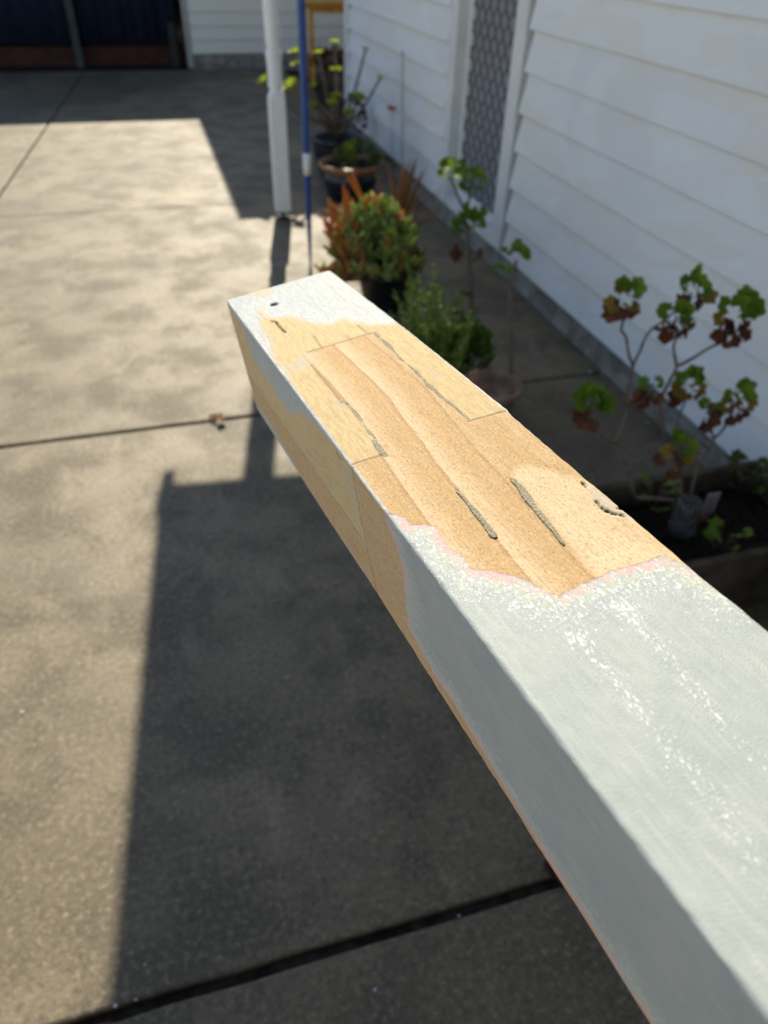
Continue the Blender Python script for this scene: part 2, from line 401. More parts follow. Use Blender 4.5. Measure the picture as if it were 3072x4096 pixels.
for (xa, xb, ph) in ((-5.4, -.685, .4), (-.665, .50, 1.9)):
    mb = MB(); vs, fs = [], []; n = 60
    for i in range(n+1):
        x = xa+(xb-xa)*i/n; y = GY+.36+.012*math.sin(x*19+ph)+.008*math.sin(x*47)
        vs += [(x, y, .235+.008*math.sin(x*3+ph)), (x, y, 2.2)]
    for i in range(n): fs.append((2*i, 2*i+2, 2*i+3, 2*i+1))
    mb.add(vs, fs, True); o = mb.build('drop_curtain', NAVY, gar)
    sd = o.modifiers.new('thick', 'SOLIDIFY'); sd.thickness = .004
mb = MB(); mb.box((-.715, GY+.26, 0), (-.635, GY+.34, 2.2)); mb.build('opening_post', GREYP, gar, .004)
mb = MB(); mb.box((.39, GY+.20, .0), (.47, GY+.30, .46)); mb.build('bracket', DARK, gar)
mb = MB(); mb.box((-5.8, GY-.17, 2.2), (4.2, GY+4.3, 2.30)); mb.build('roof', TIN, gar)
mb = MB(); mb.box((1.255, 8.63, 3.40), (5.5, 12.6, 3.46)); mb.build('upper_roof', WHITE, gar)
mb = MB(); mb.box((1.9, 12.3, 2.301), (5.4, 12.4, 3.399)); mb.build('upper_wall', CREAM, gar)

# ---------------------------------------------------------------- hanging verandah post
VP = Vector((.717, 4.655, 0)); VR = Matrix.Rotation(math.radians(-5), 3, 'Z')
vp = thing('verandah_post', 'pale grey turned timber verandah post standing on a small black stirrup', 'post', VP)
prof = []                                          # (half width, roundness, z)
hw = .049
def sect(r, q, z, n=32):
    out = []
    for k in range(n):
        a = 2*math.pi*(k+.5)/n; c, s = math.cos(a), math.sin(a)
        sq = 1/max(abs(c), abs(s)); e = r*(q+(1-q)*sq)
        p = VR @ Vector((e*c, e*s, 0)); out.append((VP.x+p.x, VP.y+p.y, z))
    return out
seq = [(hw-.003, 0, .045), (hw, 0, .049), (hw, 0, .645), (hw-.002, .15, .662), (.043, .8, .682), (.034, 1, .698), (.034, 1, .706),
       (.0425, 1, .716), (.044, 1, .726), (.0425, 1, .736), (.039, 1, .744), (.041, 1, .80), (.042, 1, .845), (.045, 1, .856), (.0465, 1, .868),
       (.045, 1, .880), (.037, 1, .892), (.036, 1, .905), (.040, 1, .93), (.043, 1, 1.05), (.042, 1, 1.3), (.038, 1, 1.6), (.036, 1, 1.72),
       (.044, 1, 1.735), (.044, 1, 1.755), (.036, 1, 1.77), (.048, .2, 1.82), (hw, 0, 1.84), (hw, 0, 2.395)]
rs = [sect(*q) for q in seq]; m = 32; vs = sum(rs, []); fs = []
for i in range(len(rs)-1):
    for k in range(m): fs.append((i*m+k, i*m+(k+1) % m, (i+1)*m+(k+1) % m, (i+1)*m+k))
fs += [tuple(reversed(range(m))), tuple((len(rs)-1)*m+k for k in range(m))]
mb = MB(); mb.add(vs, fs); o = mb.build('post_shaft', OFFW, vp)
for p in o.data.polygons:
    p.use_smooth = p.center.z > .70 and p.center.z < 1.80 and len(p.vertices) == 4
mb = MB(); mb.tube([(VP.x, VP.y, -.001), (VP.x, VP.y, .045)], .013, 10); mb.box((VP.x-.035, VP.y-.035, .002), (VP.x+.035, VP.y+.035, .008)); mb.box((VP.x-.04, VP.y-.04, .036), (VP.x+.04, VP.y+.04, .0447))
mb.build('stirrup', DARK, vp)

# ---------------------------------------------------------------- blue prop
BP = Vector((.726, 3.85, 0))
bp = thing('blue_pole', 'slim blue pole tapering to its foot with a white label', 'pole', BP)
def bz(l): return [(BP.x+.002*(z-.5), BP.y, z) for z in l]
mb = MB(); mb.tube(bz([0, .05, .25, .42, .56, .9, 1.4, 2.2]), [.005, .008, .0135, .0172, .0185, .018, .0175, .017], 14); mb.build('pole_shaft', BLUE, bp)
mb = MB(); mb.tube(bz([.452, .500, .552]), [.0182, .0190, .0194], 18); mb.build('label', LABELW, bp)

# ---------------------------------------------------------------- the post being repaired
PP = np.array([0.0409, 0.6246, 1.1886]); PD = np.array([-0.12533, 0.98916, -0.07653])
PR = np.array([0.98018, 0.13530, 0.14454]); PU = np.array([-0.15334, 0.05690, 0.98653])
for v in (PD, PR, PU): v /= np.linalg.norm(v)
WID = .1
def segdist(T, A, pts):
    d = np.full(T.shape, 9.0)
    for (t0, a0), (t1, a1) in zip(pts[:-1], pts[1:]):
        dt, da = t1-t0, a1-a0; L = dt*dt+da*da+1e-12
        s = np.clip(((T-t0)*dt+(A-a0)*da)/L, 0, 1)
        d = np.minimum(d, np.hypot(T-t0-s*dt, A-a0-s*da))
    return d
def polysd(T, A, pts):
    """signed distance to a polygon, + inside"""
    d = segdist(T, A, pts+pts[:1]); ins = np.zeros(T.shape, bool); n = len(pts)
    for i in range(n):
        (t0, a0), (t1, a1) = pts[i], pts[(i+1) % n]
        c = ((a0 > A) != (a1 > A)) & (T < (t1-t0)*(A-a0)/(a1-a0+1e-15)+t0); ins ^= c
    return np.where(ins, d, -d)
def vnoise(T, A, s, seed):
    """smooth value noise, about -1..1"""
    r = np.random.default_rng(seed); g = r.uniform(-1, 1, (256, 256))
    x, y = T*s, A*s; xi, yi = np.floor(x).astype(int), np.floor(y).astype(int)
    fx, fy = x-xi, y-yi; fx = fx*fx*(3-2*fx); fy = fy*fy*(3-2*fy)
    q = lambda i, j: g[(xi+i) % 256, (yi+j) % 256]
    return (q(0,0)*(1-fx)+q(1,0)*fx)*(1-fy)+(q(0,1)*(1-fx)+q(1,1)*fx)*fy

far_b = [(.0389,.0208),(.0617,.0185),(.0724,.0263),(.0744,.0353),(.0894,.0413),(.104,.0472),(.1145,.0581),(.1136,.0692),(.1253,.074),(.1365,.0827),(.1435,.093),(.1522,.104)]
near_b = [(.4804,.104),(.4709,.1006),(.4611,.0977),(.4509,.0922),(.4493,.0815),(.4479,.0687),(.4469,.0591),(.4478,.0426),(.4484,.0407),(.4437,.0376),(.4352,.0349),(.4275,.0306),(.4208,.0248),(.4141,.0174),(.4046,.0177),(.3989,.0157),(.3917,.0151),(.3797,.0168),(.374,.0136),(.3708,.0069),(.3631,.0067),(.3499,-.002)]
left_b = [(.190,-.002),(.1846,.0018),(.1656,.0030),(.1463,.0016),(.1247,.0068),(.1057,.0085),(.0785,.011)]
WOOD_TOP = far_b+near_b+left_b
FILLS = [([(.1512,.0792),(.1748,.0793),(.2013,.0774),(.2279,.0782),(.2455,.0767),(.2658,.0767),(.2831,.0777),(.3031,.0776)], .0014),
         ([(.2312,.0214),(.242,.0244),(.2593,.024),(.2819,.0221),(.3008,.0202),(.3097,.0218)], .0018),
         ([(.356,.0395),(.3648,.0392),(.3752,.0389),(.384,.0386),(.3933,.0379),(.4025,.0374)], .0015),
         ([(.3631,.0678),(.373,.0678),(.3887,.0652),(.4017,.0638),(.4116,.0625),(.4237,.061)], .0015)]
JT = [([(.1495,.0265),(.1509,.0748),(.152,.0801)], .9), ([(.3029,.0766),(.3056,.1005)], .9), ([(.3037,-.001),(.305,.0204)], .9),
      ([(.1702,.0219),(.2108,.0216),(.2312,.0214)], .8), ([(.1264,.0395),(.15,.0375)], .8), ([(.1307,.0738),(.1509,.0748)], .7),
      ([(.1421,.0602),(.1512,.0596)], .6), ([(.001,.0644),(.1057,.06)], .30), ([(.0062,.0856),(.1176,.0824)], .34)]
CRACKT = [([(.0743,.0203),(.0792,.0229),(.094,.0225),(.1039,.0234)], .0011), ([(.4034,.0924),(.4075,.0915),(.4118,.0917),(.4165,.0936),(.4203,.0960)], .0009), ([(.3869,.0958),(.3912,.0951)], .0008), ([(.4143,.0975),(.4143,.1030)], .0011)]
def tongue_wave(T):                                # drift of the growth rings along the post
    return np.interp(T, [0, .15, .19, .25, .29, .33, .36, .40, .43, .5], [.047, .0470, .0484, .0489, .0453, .0420, .0408, .0382, .0357, .032])

def build_post():
    dt = .00085; tv = np.arange(0, .665, dt); tv = np.concatenate([tv, np.linspace(.67, 1.55, 40)])
    na = 128; e = .0016
    av = np.linspace(0, 1, na)
    # perimeter: (face, param) going top(0..w) -> right -> bottom -> left(h..0)
    nr = 10
    faces = [(0, x) for x in av]+[(1, (k+1)/(nr+1)) for k in range(nr)]+[(2, x) for x in np.linspace(0, 1, 14)]+[(3, x) for x in av[::-1][1:-1]]
    F = np.array([f for f, _ in faces]); U = np.array([x for _, x in faces])
    m = len(F); n = len(tv); T = np.repeat(tv[:, None], m, 1)
    FT = np.repeat(F[None], n, 0); UU = np.repeat(U[None], n, 0)
    wr = WID+np.interp(T, [0, .06, .18, .305, .312, .36, .42, .47, .55, .7], [-.0012, .0, .0012, .0016, .0006, .0, -.0008, -.0018, -.0010, 0])*1.3
    hl = WID+np.interp(T, [0, .05, .2155, .30, .36, .45, .6], [.0115, .0105, .0065, .0015, .0015, .0, .0])
    hr = np.full_like(T, WID)
    A = np.where(FT == 0, UU*wr, np.where(FT == 1, wr, np.where(FT == 2, (1-UU)*wr, 0)))
    V = np.where(FT == 0, 0, np.where(FT == 1, UU*hr, np.where(FT == 2, hl*UU+hr*(1-UU), UU*hl)))
    # rounding of the long edges and the far end
    chip = .5+.5*vnoise(T, FT*0+1., 60, 3); chip2 = vnoise(T, FT*0+2., 260, 4)
    rad = e*(.72+.35*chip+.16*chip2)
    def rnd(x, y):  # distance from the two faces -> inset
        q = np.clip(1-x/rad, 0, 1)*np.clip(1-y/rad, 0, 1)*rad*.5; return q
    cx = np.minimum(A, wr-A); cy = np.minimum(V, np.maximum(hl, hr)-V)
    q = rnd(cx, cy)
    q = np.where(cx+cy < 1e-9, rad*.40, q)
    dA = np.where(A < wr/2, 1, -1)*q; dV = np.where(V < WID/2, 1, -1)*q
    dA *= (cx < rad); dV *= (cy < rad)
    endr = np.clip(1-T/.0022, 0, 1)**2*.0011
    A2 = A+dA+np.where(A < wr/2, 1, -1)*endr*(cx < .004); V2 = V+dV+np.where(V < WID/2, 1, -1)*endr*(cy < .004)
    top = FT == 0; lef = (FT == 3) | ((FT == 0) & (A < 1e-9))
    # ---- displacement normal to the faces (negative = in)
    dz = np.zeros_like(T)
    dz -= np.where(top, np.exp(-(((T-.042)/.0028)**2+((A-.0323)/.0028)**2)**3)*.010, 0)
    for pts, w in CRACKT:
        d = segdist(T, A, pts)+.0005*vnoise(T, A, 900, 11); dz -= np.where(top, np.clip(1-d/w, 0, 1)*.0022, 0)
    for pts, s in JT:
        d = segdist(T, A, pts); dz -= np.where(top & (s > .5), np.clip(1-d/.0009, 0, 1)*.0006, 0)
    CRL = [(-.006,.0685),(.0398,.0682),(.1411,.0672),(.1916,.0635),(.2583,.0618),(.2894,.0604),(.3019,.0622)]
    JL = [(.306,-.001),(.3055,.0181),(.3035,.0408),(.3048,.0551),(.3043,.0684),(.3058,.0848),(.3054,.101)]
    dl = segdist(T, V, CRL); dj = segdist(T, V, JL)
    dz -= np.where(lef, np.clip(1-np.minimum(dl, dj)/.0009, 0, 1)*.0007, 0)
    w_sd = polysd(T, A, WOOD_TOP)
    # sanded hollow: bare wood sits a touch lower than the paint
    dz -= np.where(top, np.clip(w_sd/.012, 0, 1)*.0006*np.clip((T-.31)/.06, 0, 1), 0)
    dz += np.where(top | lef, .00012*vnoise(T*.35, A+V, 420, 21), 0)
    dz += np.where(lef & (T > .35), .00035*vnoise(T*.12, V, 300, 23)*np.clip((V-.045)/.02, 0, 1), 0)
    P = PP+(-PD)[None, None]*T[..., None]+PR*A2[..., None]-PU*V2[..., None]
    P = P+np.where(top[..., None], PU*dz[..., None], 0)-np.where((FT == 3)[..., None], PR*dz[..., None], 0)
    verts = P.reshape(-1, 3)
    i, k = np.meshgrid(np.arange(n-1), np.arange(m), indexing='ij'); k2 = (k+1) % m
    quads = np.stack([i*m+k, i*m+k2, (i+1)*m+k2, (i+1)*m+k], -1).reshape(-1, 4)
    me = bpy.data.meshes.new('timber'); nv, nf = len(verts), len(quads)
    caps = [list(range(m-1, -1, -1)), [(n-1)*m+j for j in range(m)]]
    loops = np.concatenate([quads.ravel(), np.array(caps[0]), np.array(caps[1])])
    ls = np.concatenate([np.arange(nf)*4, [nf*4, nf*4+m]]); lt = np.concatenate([np.full(nf, 4), [m, m]])
    me.vertices.add(nv); me.vertices.foreach_set('co', verts.ravel().astype(np.float32))
    me.loops.add(len(loops)); me.loops.foreach_set('vertex_index', loops.astype(np.int32))
    me.polygons.add(nf+2); me.polygons.foreach_set('loop_start', ls.astype(np.int32)); me.polygons.foreach_set('loop_total', lt.astype(np.int32))
    me.update(calc_edges=True); me.validate()
    sm = np.ones(len(me.polygons), bool); sm[-2:] = False; me.polygons.foreach_set('use_smooth', sm)
    # ---- albedo masks (material of the thing itself: bare wood, paint, putty)
    def put(name, arr):
        a = me.attributes.new(name, 'FLOAT', 'POINT'); a.data.foreach_set('value', arr.ravel().astype(np.float32))
    pos = me.attributes.new('post_uv', 'FLOAT_VECTOR', 'POINT')
    pos.data.foreach_set('vector', np.stack([T, np.where(top, A, np.where(FT == 1, WID+V, np.where(FT == 2, 3*WID-A, -V))), FT*.37*(~top)], -1).astype(np.float32).ravel())
    side = (FT == 3)
    # left face: bare wood polygon
    woodL = [(-.02,.0),(.060,.009),(.0639,.0318),(.1038,.0309),(.1346,.0367),(.1696,.0335),(.2048,.0147),(.237,.0059),(.268,.0029),(.3,.0),(.3534,-.0014),(.3541,.0103),(.3608,.0137),(.3657,.0225),(.3649,.0407),(.3616,.0574),(.3586,.080),(.375,.0870),(.3944,.0896),(.4108,.0873),(.4342,.0889),(.4553,.093),(.50,.0965),(.60,.099),(.60,.12),(-.02,.12)]
    wl = polysd(T, V, woodL)
    low = polysd(T, V, [(-.0113,.088),(.0046,.1005),(.0602,.0945),(.085,.099),(.1072,.0965),(.135,.1035),(.19,.1015),(.21,.106),(.26,.0985),(.29,.0985),(.305,.104),(.305,.12),(-.02,.12)])
    wl = np.minimum(wl, -low+.0015)
    put('wood_sd', np.where(top, w_sd, np.where(side, wl, np.where(FT == 2, np.where(T < .5, .01, -.01), -.02))))
    tb = polysd(T, A, [(.0033,.0131),(.0071,.0223),(.0211,.0301),(.0122,.0429),(.0056,.0434),(.0012,.0318),(.0012,.0169)])
    sr = polysd(T, A, [(.055,.052),(.075,.056),(.094,.062),(.080,.066),(.060,.061)])-.004
    put('blot_sd', np.where(top, np.maximum(tb, sr-.001), -.05))
    old = (T > .1502) & (A > .0218) & (A < .0785) | (T > .3043)
    oldL = (T > .3047) | (V > np.interp(T, [0, .04, .14, .19, .26, .29, .302], [.0685, .0682, .0672, .0635, .0618, .0604, .0622]))
    put('old_wood', np.where(top, old, np.where(side, oldL, 1)).astype(float))
    # growth rings on the old wood: saw tooth, crisp on one side
    ph = (A-tongue_wave(T)+.0006*vnoise(T*.25, A, 120, 31))/.0245
    fr = ph-np.floor(ph)
    pale = np.clip(1-fr/.62, 0, 1)**1.1
    pale *= np.where(ph < 0, np.where(ph < -1, .75, .9), 1.0)
    arch = polysd(T, A, [(.3558,.0759),(.3602,.0841),(.372,.0905),(.385,.099),(.40,.107),(.47,.107),(.47,.058),(.4309,.061),(.3999,.0645),(.3624,.0688)])
    pale = np.where(ph > .78, np.where(arch > -.004, np.clip((arch+.0008)/.004, 0, 1)*(.95-np.clip((A-.07)/.05, 0, 1)*.35), pale*.25), pale)
    right0 = (T < .3045) & (A > .0785); pale = np.where(right0, .6, pale)
    edge = np.exp(-((fr-.985)/.035)**2)+np.exp(-((fr+.015)/.03)**2)
    edge *= np.where(ph > 1.4, 0, 1)
    phl = (V+.012*np.sin(T*6)+.0008*vnoise(T*.15, V, 160, 33))/.0042; frl = phl-np.floor(phl)
    put('pale', np.where(top, pale, np.where(side, np.where(V > .062, .25, .35), .5)))
    put('ring_edge', np.where(top, edge, np.where(side, np.exp(-((frl-.5)/.16)**2)*np.where(oldL, 1., .35), 0)))
    jd = np.full_like(T, 0.)
    for pts, s in JT:
        d = segdist(T, A, pts); jd = np.maximum(jd, np.where(top, np.clip(1-d/.0011, 0, 1)*s, 0))
    jl = np.maximum(np.clip(1-dl/.0010, 0, 1)*(.45+.5*(vnoise(T, V, 40, 5) > -.1)), np.clip(1-dj/.0010, 0, 1)*.85)
    kn = np.clip(1-segdist(T, V, [(.2787,.0055),(.2858,.0069)])/.0012, 0, 1); jl = np.maximum(jl, kn)
    put('joint', np.where(top, jd, np.where(side, jl, 0)))
    ck = np.zeros_like(T)
    for pts, w in CRACKT:
        d = segdist(T, A, pts)+.0005*vnoise(T, A, 900, 11); ck = np.maximum(ck, np.clip(1.5-d/w*1.4, 0, 1))
    hole = np.exp(-(((T-.042)/.0031)**2+((A-.0323)/.0031)**2)**3)
    put('dark_hole', np.where(top, np.maximum(ck, hole), 0))
    sm_ = np.maximum.reduce([polysd(T, A, [(.146,.030),(.155,.0124),(.1678,.0059),(.1739,.0135),(.169,.0223)]), polysd(T, A, [(.228,.0155),(.243,.0246),(.2404,.0154)]), polysd(T, A, [(.228,.0872),(.245,.0905),(.240,.083)])])
    kp = polysd(T, A, [(.3873,.0984),(.4017,.0899),(.4129,.089),(.4205,.0931),(.4243,.102),(.39,.102)])
    put('putty_sd', np.where(top, np.maximum(sm_, kp), np.where(side, np.maximum(polysd(T, V, [(.2900,.004),(.3010,.0035),(.3015,.042),(.2960,.040)]), polysd(T, V, [(.2857,.0625),(.301,.0610),(.3005,.0685)])), -.05)))
    st = np.minimum(segdist(T, A, [(.4727,.0339),(.4879,.033),(.5088,.0331),(.5381,.0314),(.5508,.0309),(.5749,.0265),(.62,.022)]), segdist(T, A, [(.4679,.0577),(.4939,.0575),(.522,.0536),(.60,.050)])*1.15)
    put('streak', np.where(top, np.clip(1-st/.0095, 0, 1)*np.interp(T, [.46, .49, .56, .62], [.6, 1, .8, .3]), 0))
    return me

def mat_post():
    t = NT('repaired_timber'); uv = t.coord(attr='post_uv'); al = t.coord(attr='post_uv', scale=(.16, 1, 1)); al2 = t.coord(attr='post_uv', scale=(.4, 1, 1))
    n1 = t.noise(uv, 260, 5, .65, .4); n2 = t.noise(uv, 900, 3, .6); nf = t.noise(al, 420, 4, .6); nb = t.noise(uv, 40, 4, .6)
    nstr = t.noise(t.coord(attr='post_uv', scale=(.5, 1, 1)), 820, 5, .75, .5); brush = t.noise(t.coord(attr='post_uv', scale=(.05, 1, 1)), 520, 3, .6); nm = t.noise(uv, 1500, 2, .5)
    # bare wood
    fuzz = t.noise(t.coord(attr='post_uv', scale=(.5, 1, 1)), 950, 4, .7, .6)
    line = t.noise(t.coord(attr='post_uv', scale=(.035, 1, 1)), 1100, 4, .7, .1)
    pale = t.math('ADD', t.attr('pale'), t.math('MULTIPLY', t.math('SUBTRACT', nb, .5), .55), clamp=True)
    oldc = t.mix(pale, (.525, .355, .180), (.69, .545, .365))
    oldc = t.mix(t.math('MULTIPLY', t.attr('ring_edge'), .45), oldc, (.27, .135, .06))
    newc = t.mix(t.ss(nf, .35, .65), (.50, .385, .205), (.62, .50, .295))
    newc = t.mix(t.math('MULTIPLY', t.ss(nb, .35, .7), .45), newc, (.62, .45, .25))
    ow = t.attr('old_wood'); wood = t.mix(ow, newc, oldc)
    wood = t.mix(t.math('MULTIPLY', t.ss(nf, .55, .75), .25), wood, (.36, .20, .09))
    dk = t.math('MULTIPLY', t.ss(fuzz, .53, .66), t.mix(ow, (.2, .2, .2), (.62, .62, .62)))
    wood = t.mix(dk, wood, (.29, .135, .05))
    wood = t.mix(t.math('MULTIPLY', t.ss(fuzz, .46, .36), .45), wood, (.78, .60, .38))
    wood = t.mix(t.math('MULTIPLY', t.ss(line, .50, .66), .32), wood, (.34, .19, .085))
    wood = t.mix(t.math('MULTIPLY', t.ss(line, .46, .34), .18), wood, (.84, .68, .45))
    # paint
    wsd = t.attr('wood_sd')
    edge = t.math('ADD', wsd, t.math('MULTIPLY', t.math('SUBTRACT', n1, .5), .0042))
    edge = t.math('ADD', edge, t.math('MULTIPLY', t.math('SUBTRACT', nb, .5), .006))
    sep = t.n('ShaderNodeSeparateXYZ'); t.l(uv, sep.inputs[0]); T = sep.outputs[0]
    neark = t.ss(T, .26, .34)
    paint = t.mix(t.ss(nb, .35, .65), (.33, .372, .392), (.365, .405, .420))
    paint = t.mix(neark, t.mix(t.ss(n1, .30, .70), (.315, .358, .395), (.405, .435, .455)), paint)
    paint = t.mix(t.math('MULTIPLY', t.ss(nm, .55, .7), .15), paint, (.40, .43, .43))
    paint = t.mix(t.math('MULTIPLY', t.ss(brush, .52, .70), .30), paint, (.50, .54, .535))
    paint = t.mix(t.math('MULTIPLY', t.ss(brush, .46, .32), .22), paint, (.28, .315, .32))
    # white undercoat showing through where it was sanded
    dist = t.math('MULTIPLY', wsd, -1.0)
    dens = t.math('ADD', t.ss(dist, .004, .042, .56, .12), t.math('MULTIPLY', t.attr('streak'), .42))
    dens = t.math('ADD', dens, t.math('MULTIPLY', t.ss(nb, .5, .75), .10))
    th = t.math('SUBTRACT', .70, t.math('MULTIPLY', dens, .36))
    tops = t.ss(sep.outputs[1], -.002, .0, .35, 1.)
    speck = t.math('MULTIPLY', t.math('MULTIPLY', t.ss(t.math('SUBTRACT', nstr, th), .0, .035), t.ss(T, .1, .3, .35, 1.)), tops)
    paint = t.mix(t.math('MULTIPLY', speck, .82), paint, (.78, .83, .90))
    # pink primer and a green trace at the feathered edge
    pe = t.math('ADD', edge, t.math('MULTIPLY', t.math('SUBTRACT', t.noise(uv, 75, 3, .6), .5), .012))
    pk = t.math('MULTIPLY', t.math('MULTIPLY', t.ss(pe, -.0075, -.0025), t.ss(T, .33, .36)), t.ss(n1, .30, .55, .45, 1.))
    gr = t.math('MULTIPLY', t.math('MULTIPLY', t.ss(pe, -.013, -.008), t.ss(T, .33, .36)), t.ss(n1, .40, .6, .0, .6))
    paint = t.mix(gr, paint, (.47, .53, .39)); pk = t.math('MULTIPLY', pk, t.ss(t.noise(uv, 48, 3, .6),   .38, .52, .35, 1.))
    paint = t.mix(t.math('MULTIPLY', pk, .9), paint, (.64, .395, .42))
    wfar = t.ss(t.math('ADD', edge, t.math('MULTIPLY', t.math('SUBTRACT', nf, .5), .022)), -.0055, .0045)
    wm = t.math('ADD', t.math('MULTIPLY', t.ss(edge, -.0012, .0008), neark), t.math('MULTIPLY', wfar, t.math('SUBTRACT', 1.0, neark)))
    # wood ghosting through thin far paint
    blot = t.ss(t.math('ADD', t.attr('blot_sd'), t.math('MULTIPLY', t.math('SUBTRACT', n1, .5), .010)), -.001, .002)
    wm = t.math('MAXIMUM', wm, t.math('MULTIPLY', blot, .6))
    col = t.mix(wm, paint, wood)
    # thin painted arris left along the sanded part of both top edges
    put_ = t.ss(t.math('ADD', t.attr('putty_sd'), t.math('MULTIPLY', t.math('SUBTRACT', n1, .5), .016)), -.002, .004)
    col = t.mix(t.math('MULTIPLY', put_, .62), col, (.47, .45, .40))
    a = sep.outputs[1]
    ar = t.math('MULTIPLY', t.ss(t.math('ADD', t.math('ABSOLUTE', t.math('SUBTRACT', a, .0006)), t.math('MULTIPLY', t.math('SUBTRACT', n1, .5), .0016)), .0016, .0009), t.ss(T, .40, .36))
    ar2 = t.math('MULTIPLY', t.ss(t.math('ADD', t.math('ABSOLUTE', t.math('SUBTRACT', a, .1012)), t.math('MULTIPLY', t.math('SUBTRACT', n1, .5), .002)), .0014, .0007), t.ss(T, .37, .35))
    col = t.mix(t.math('MAXIMUM', ar, ar2), col, (.62, .65, .66))
    col = t.mix(t.math('MULTIPLY', t.attr('joint'), .85), col, (.13, .095, .06))
    col = t.mix(t.math('MULTIPLY', t.attr('dark_hole'), t.ss(n2, .36, .52, .35, 1.)), col, (.035, .018, .012))
    t.base(col); t.rough(t.mix(wm, (.52, .52, .52), (.80, .80, .80))); t.spec(.35)
    h = t.math('ADD', t.math('MULTIPLY', t.mix(wm, nm, fuzz), .6), t.math('MULTIPLY', t.math('SUBTRACT', 1., wm), .5))
    h = t.math('ADD', h, t.math('MULTIPLY', speck, -.15))
    t.bump(h, .65, .0009); return t.m

FILLER = simple('grey_brown_filler', (.345, .31, .235), .9, .40, 900, .2, .6)
post = thing('timber_post', 'half sanded square timber post with bare spliced end and grey paint in the foreground', 'post', tuple(PP))
tm = build_post(); tm.materials.append(mat_post())
to = bpy.data.objects.new('timber', tm); COL.objects.link(to); to.parent = post; to.matrix_parent_inverse = Matrix.Translation(-Vector(PP))
def post_pt(t, a, h): return PP-PD*t+PR*a+PU*h
for fi, (pts, w) in enumerate(FILLS):              # beads of filler standing slightly proud
    mb = MB(); P_ = np.array(pts); s = np.concatenate([[0], np.cumsum(np.hypot(*np.diff(P_, axis=0).T))])
    ss_ = np.linspace(0, s[-1], int(s[-1]/.0007)); tt = np.interp(ss_, s, P_[:, 0]); aa = np.interp(ss_, s, P_[:, 1])
    K = np.ones(15)/15; pad = lambda x: np.convolve(np.pad(x, 7, mode='edge'), K, 'valid'); tt, aa = pad(tt), pad(aa)
    vs, fs = [], []; nn = len(tt); cs = [-1, -.9, -.6, 0, .6, .9, 1]; hs = [-.6, .02, .22, .25, .22, .02, -.6]
    for i in range(nn):
        en = min(1, .45+min(i, nn-1-i)/9)*(1+.30*math.sin(i*.055+fi*2.1)+.12*math.sin(i*.19+fi))
        wl_ = w*en*(1+.16*math.sin(i*.17+fi)*math.sin(i*.07)+.10*random.uniform(-1, 1)); wr_ = w*en*(1+.13*math.sin(i*.13+2+fi)+.10*random.uniform(-1, 1))
        for c, h in zip(cs, hs):
            vs.append(post_pt(tt[i], aa[i]+c*(wl_ if c < 0 else wr_), h*.00028*(1+.5*random.uniform(-1, 1)) if h > 0 else -.0012))
    for i in range(nn-1):
        for k in range(6): fs.append((i*7+k, i*7+k+1, (i+1)*7+k+1, (i+1)*7+k))
    mb.add(vs, fs, True); mb.build('filler', FILLER, post)
# saw horse carrying the post, behind the viewpoint
SAW = simple('saw_horse_pine', (.40, .27, .14), .7, .3, 14, .3)
for (t_, lb) in ((.95, 'pine saw horse under the middle of the timber post'), (1.42, 'pine saw horse under the near end of the timber post')):
    c = post_pt(t_, .05, -WID-.004); sh = thing('saw_horse', lb, 'saw horse', (c[0], c[1], 0), 'saw horses under the post')
    zt = c[2]-.012
    mb = MB(); mb.box((c[0]-.40, c[1]-.022, zt-.09), (c[0]+.40, c[1]+.022, zt)); mb.build('beam', SAW, sh, .002)
    for sx in (-1, 1):
        for sy in (-1, 1):
            mb = MB(); mb.tube([(c[0]+sx*.34, c[1]+sy*.035, zt-.03), (c[0]+sx*.42, c[1]+sy*.20, 0)], .022, 4); mb.build('leg', SAW, sh)

# ---------------------------------------------------------------- leaves
def frame_of(d, up=None):
    d = Vector(d).normalized(); u = Vector(up) if up is not None else Vector((random.uniform(-1, 1), random.uniform(-1, 1), random.uniform(.2, 1)))
    s = d.cross(u)
    if s.length < 1e-4: s = d.cross(Vector((1, 0, 0)))
    s.normalize(); return d, s, s.cross(d)
def lobed_leaf(mb, p, d, L, up=None, cup=.25, lobes=5, droop=0.0):
    """fan-shaped, toothed leaf with a folded, wavy blade"""
    d, s, n = frame_of(d, up); p = Vector(p); vs = [p, p+d*L*.10]; ring = []
    m = lobes*4
    for k in range(m+1):
        a = (k/m-.5)*math.radians(285); lob = .5+.5*math.cos((k % 4)/4*2*math.pi)
        r = L*(.42+.20*lob+.30*max(0, math.cos(a)))*random.uniform(.93, 1.07)
        q = p+d*(L*.34+math.cos(a)*r*.72)+s*math.sin(a)*r*.95
        q += n*(cup*(abs(math.sin(a))*.55+.15*math.cos(a))*r+random.uniform(-.05, .05)*L-droop*L*max(0, math.cos(a))**2)
        ring.append(q)
    c = p+d*L*.34; inner = [c+(q-c)*.5+n*L*.03*(1 if i % 4 == 0 else -1) for i, q in enumerate(ring)]
    vs = [c]+inner+ring; mm = m+1
    fs = [(0, 1+i, 2+i) for i in range(m)]+[(1+i, 1+mm+i, 2+mm+i, 2+i) for i in range(m)]
    mb.add(vs, fs, True)
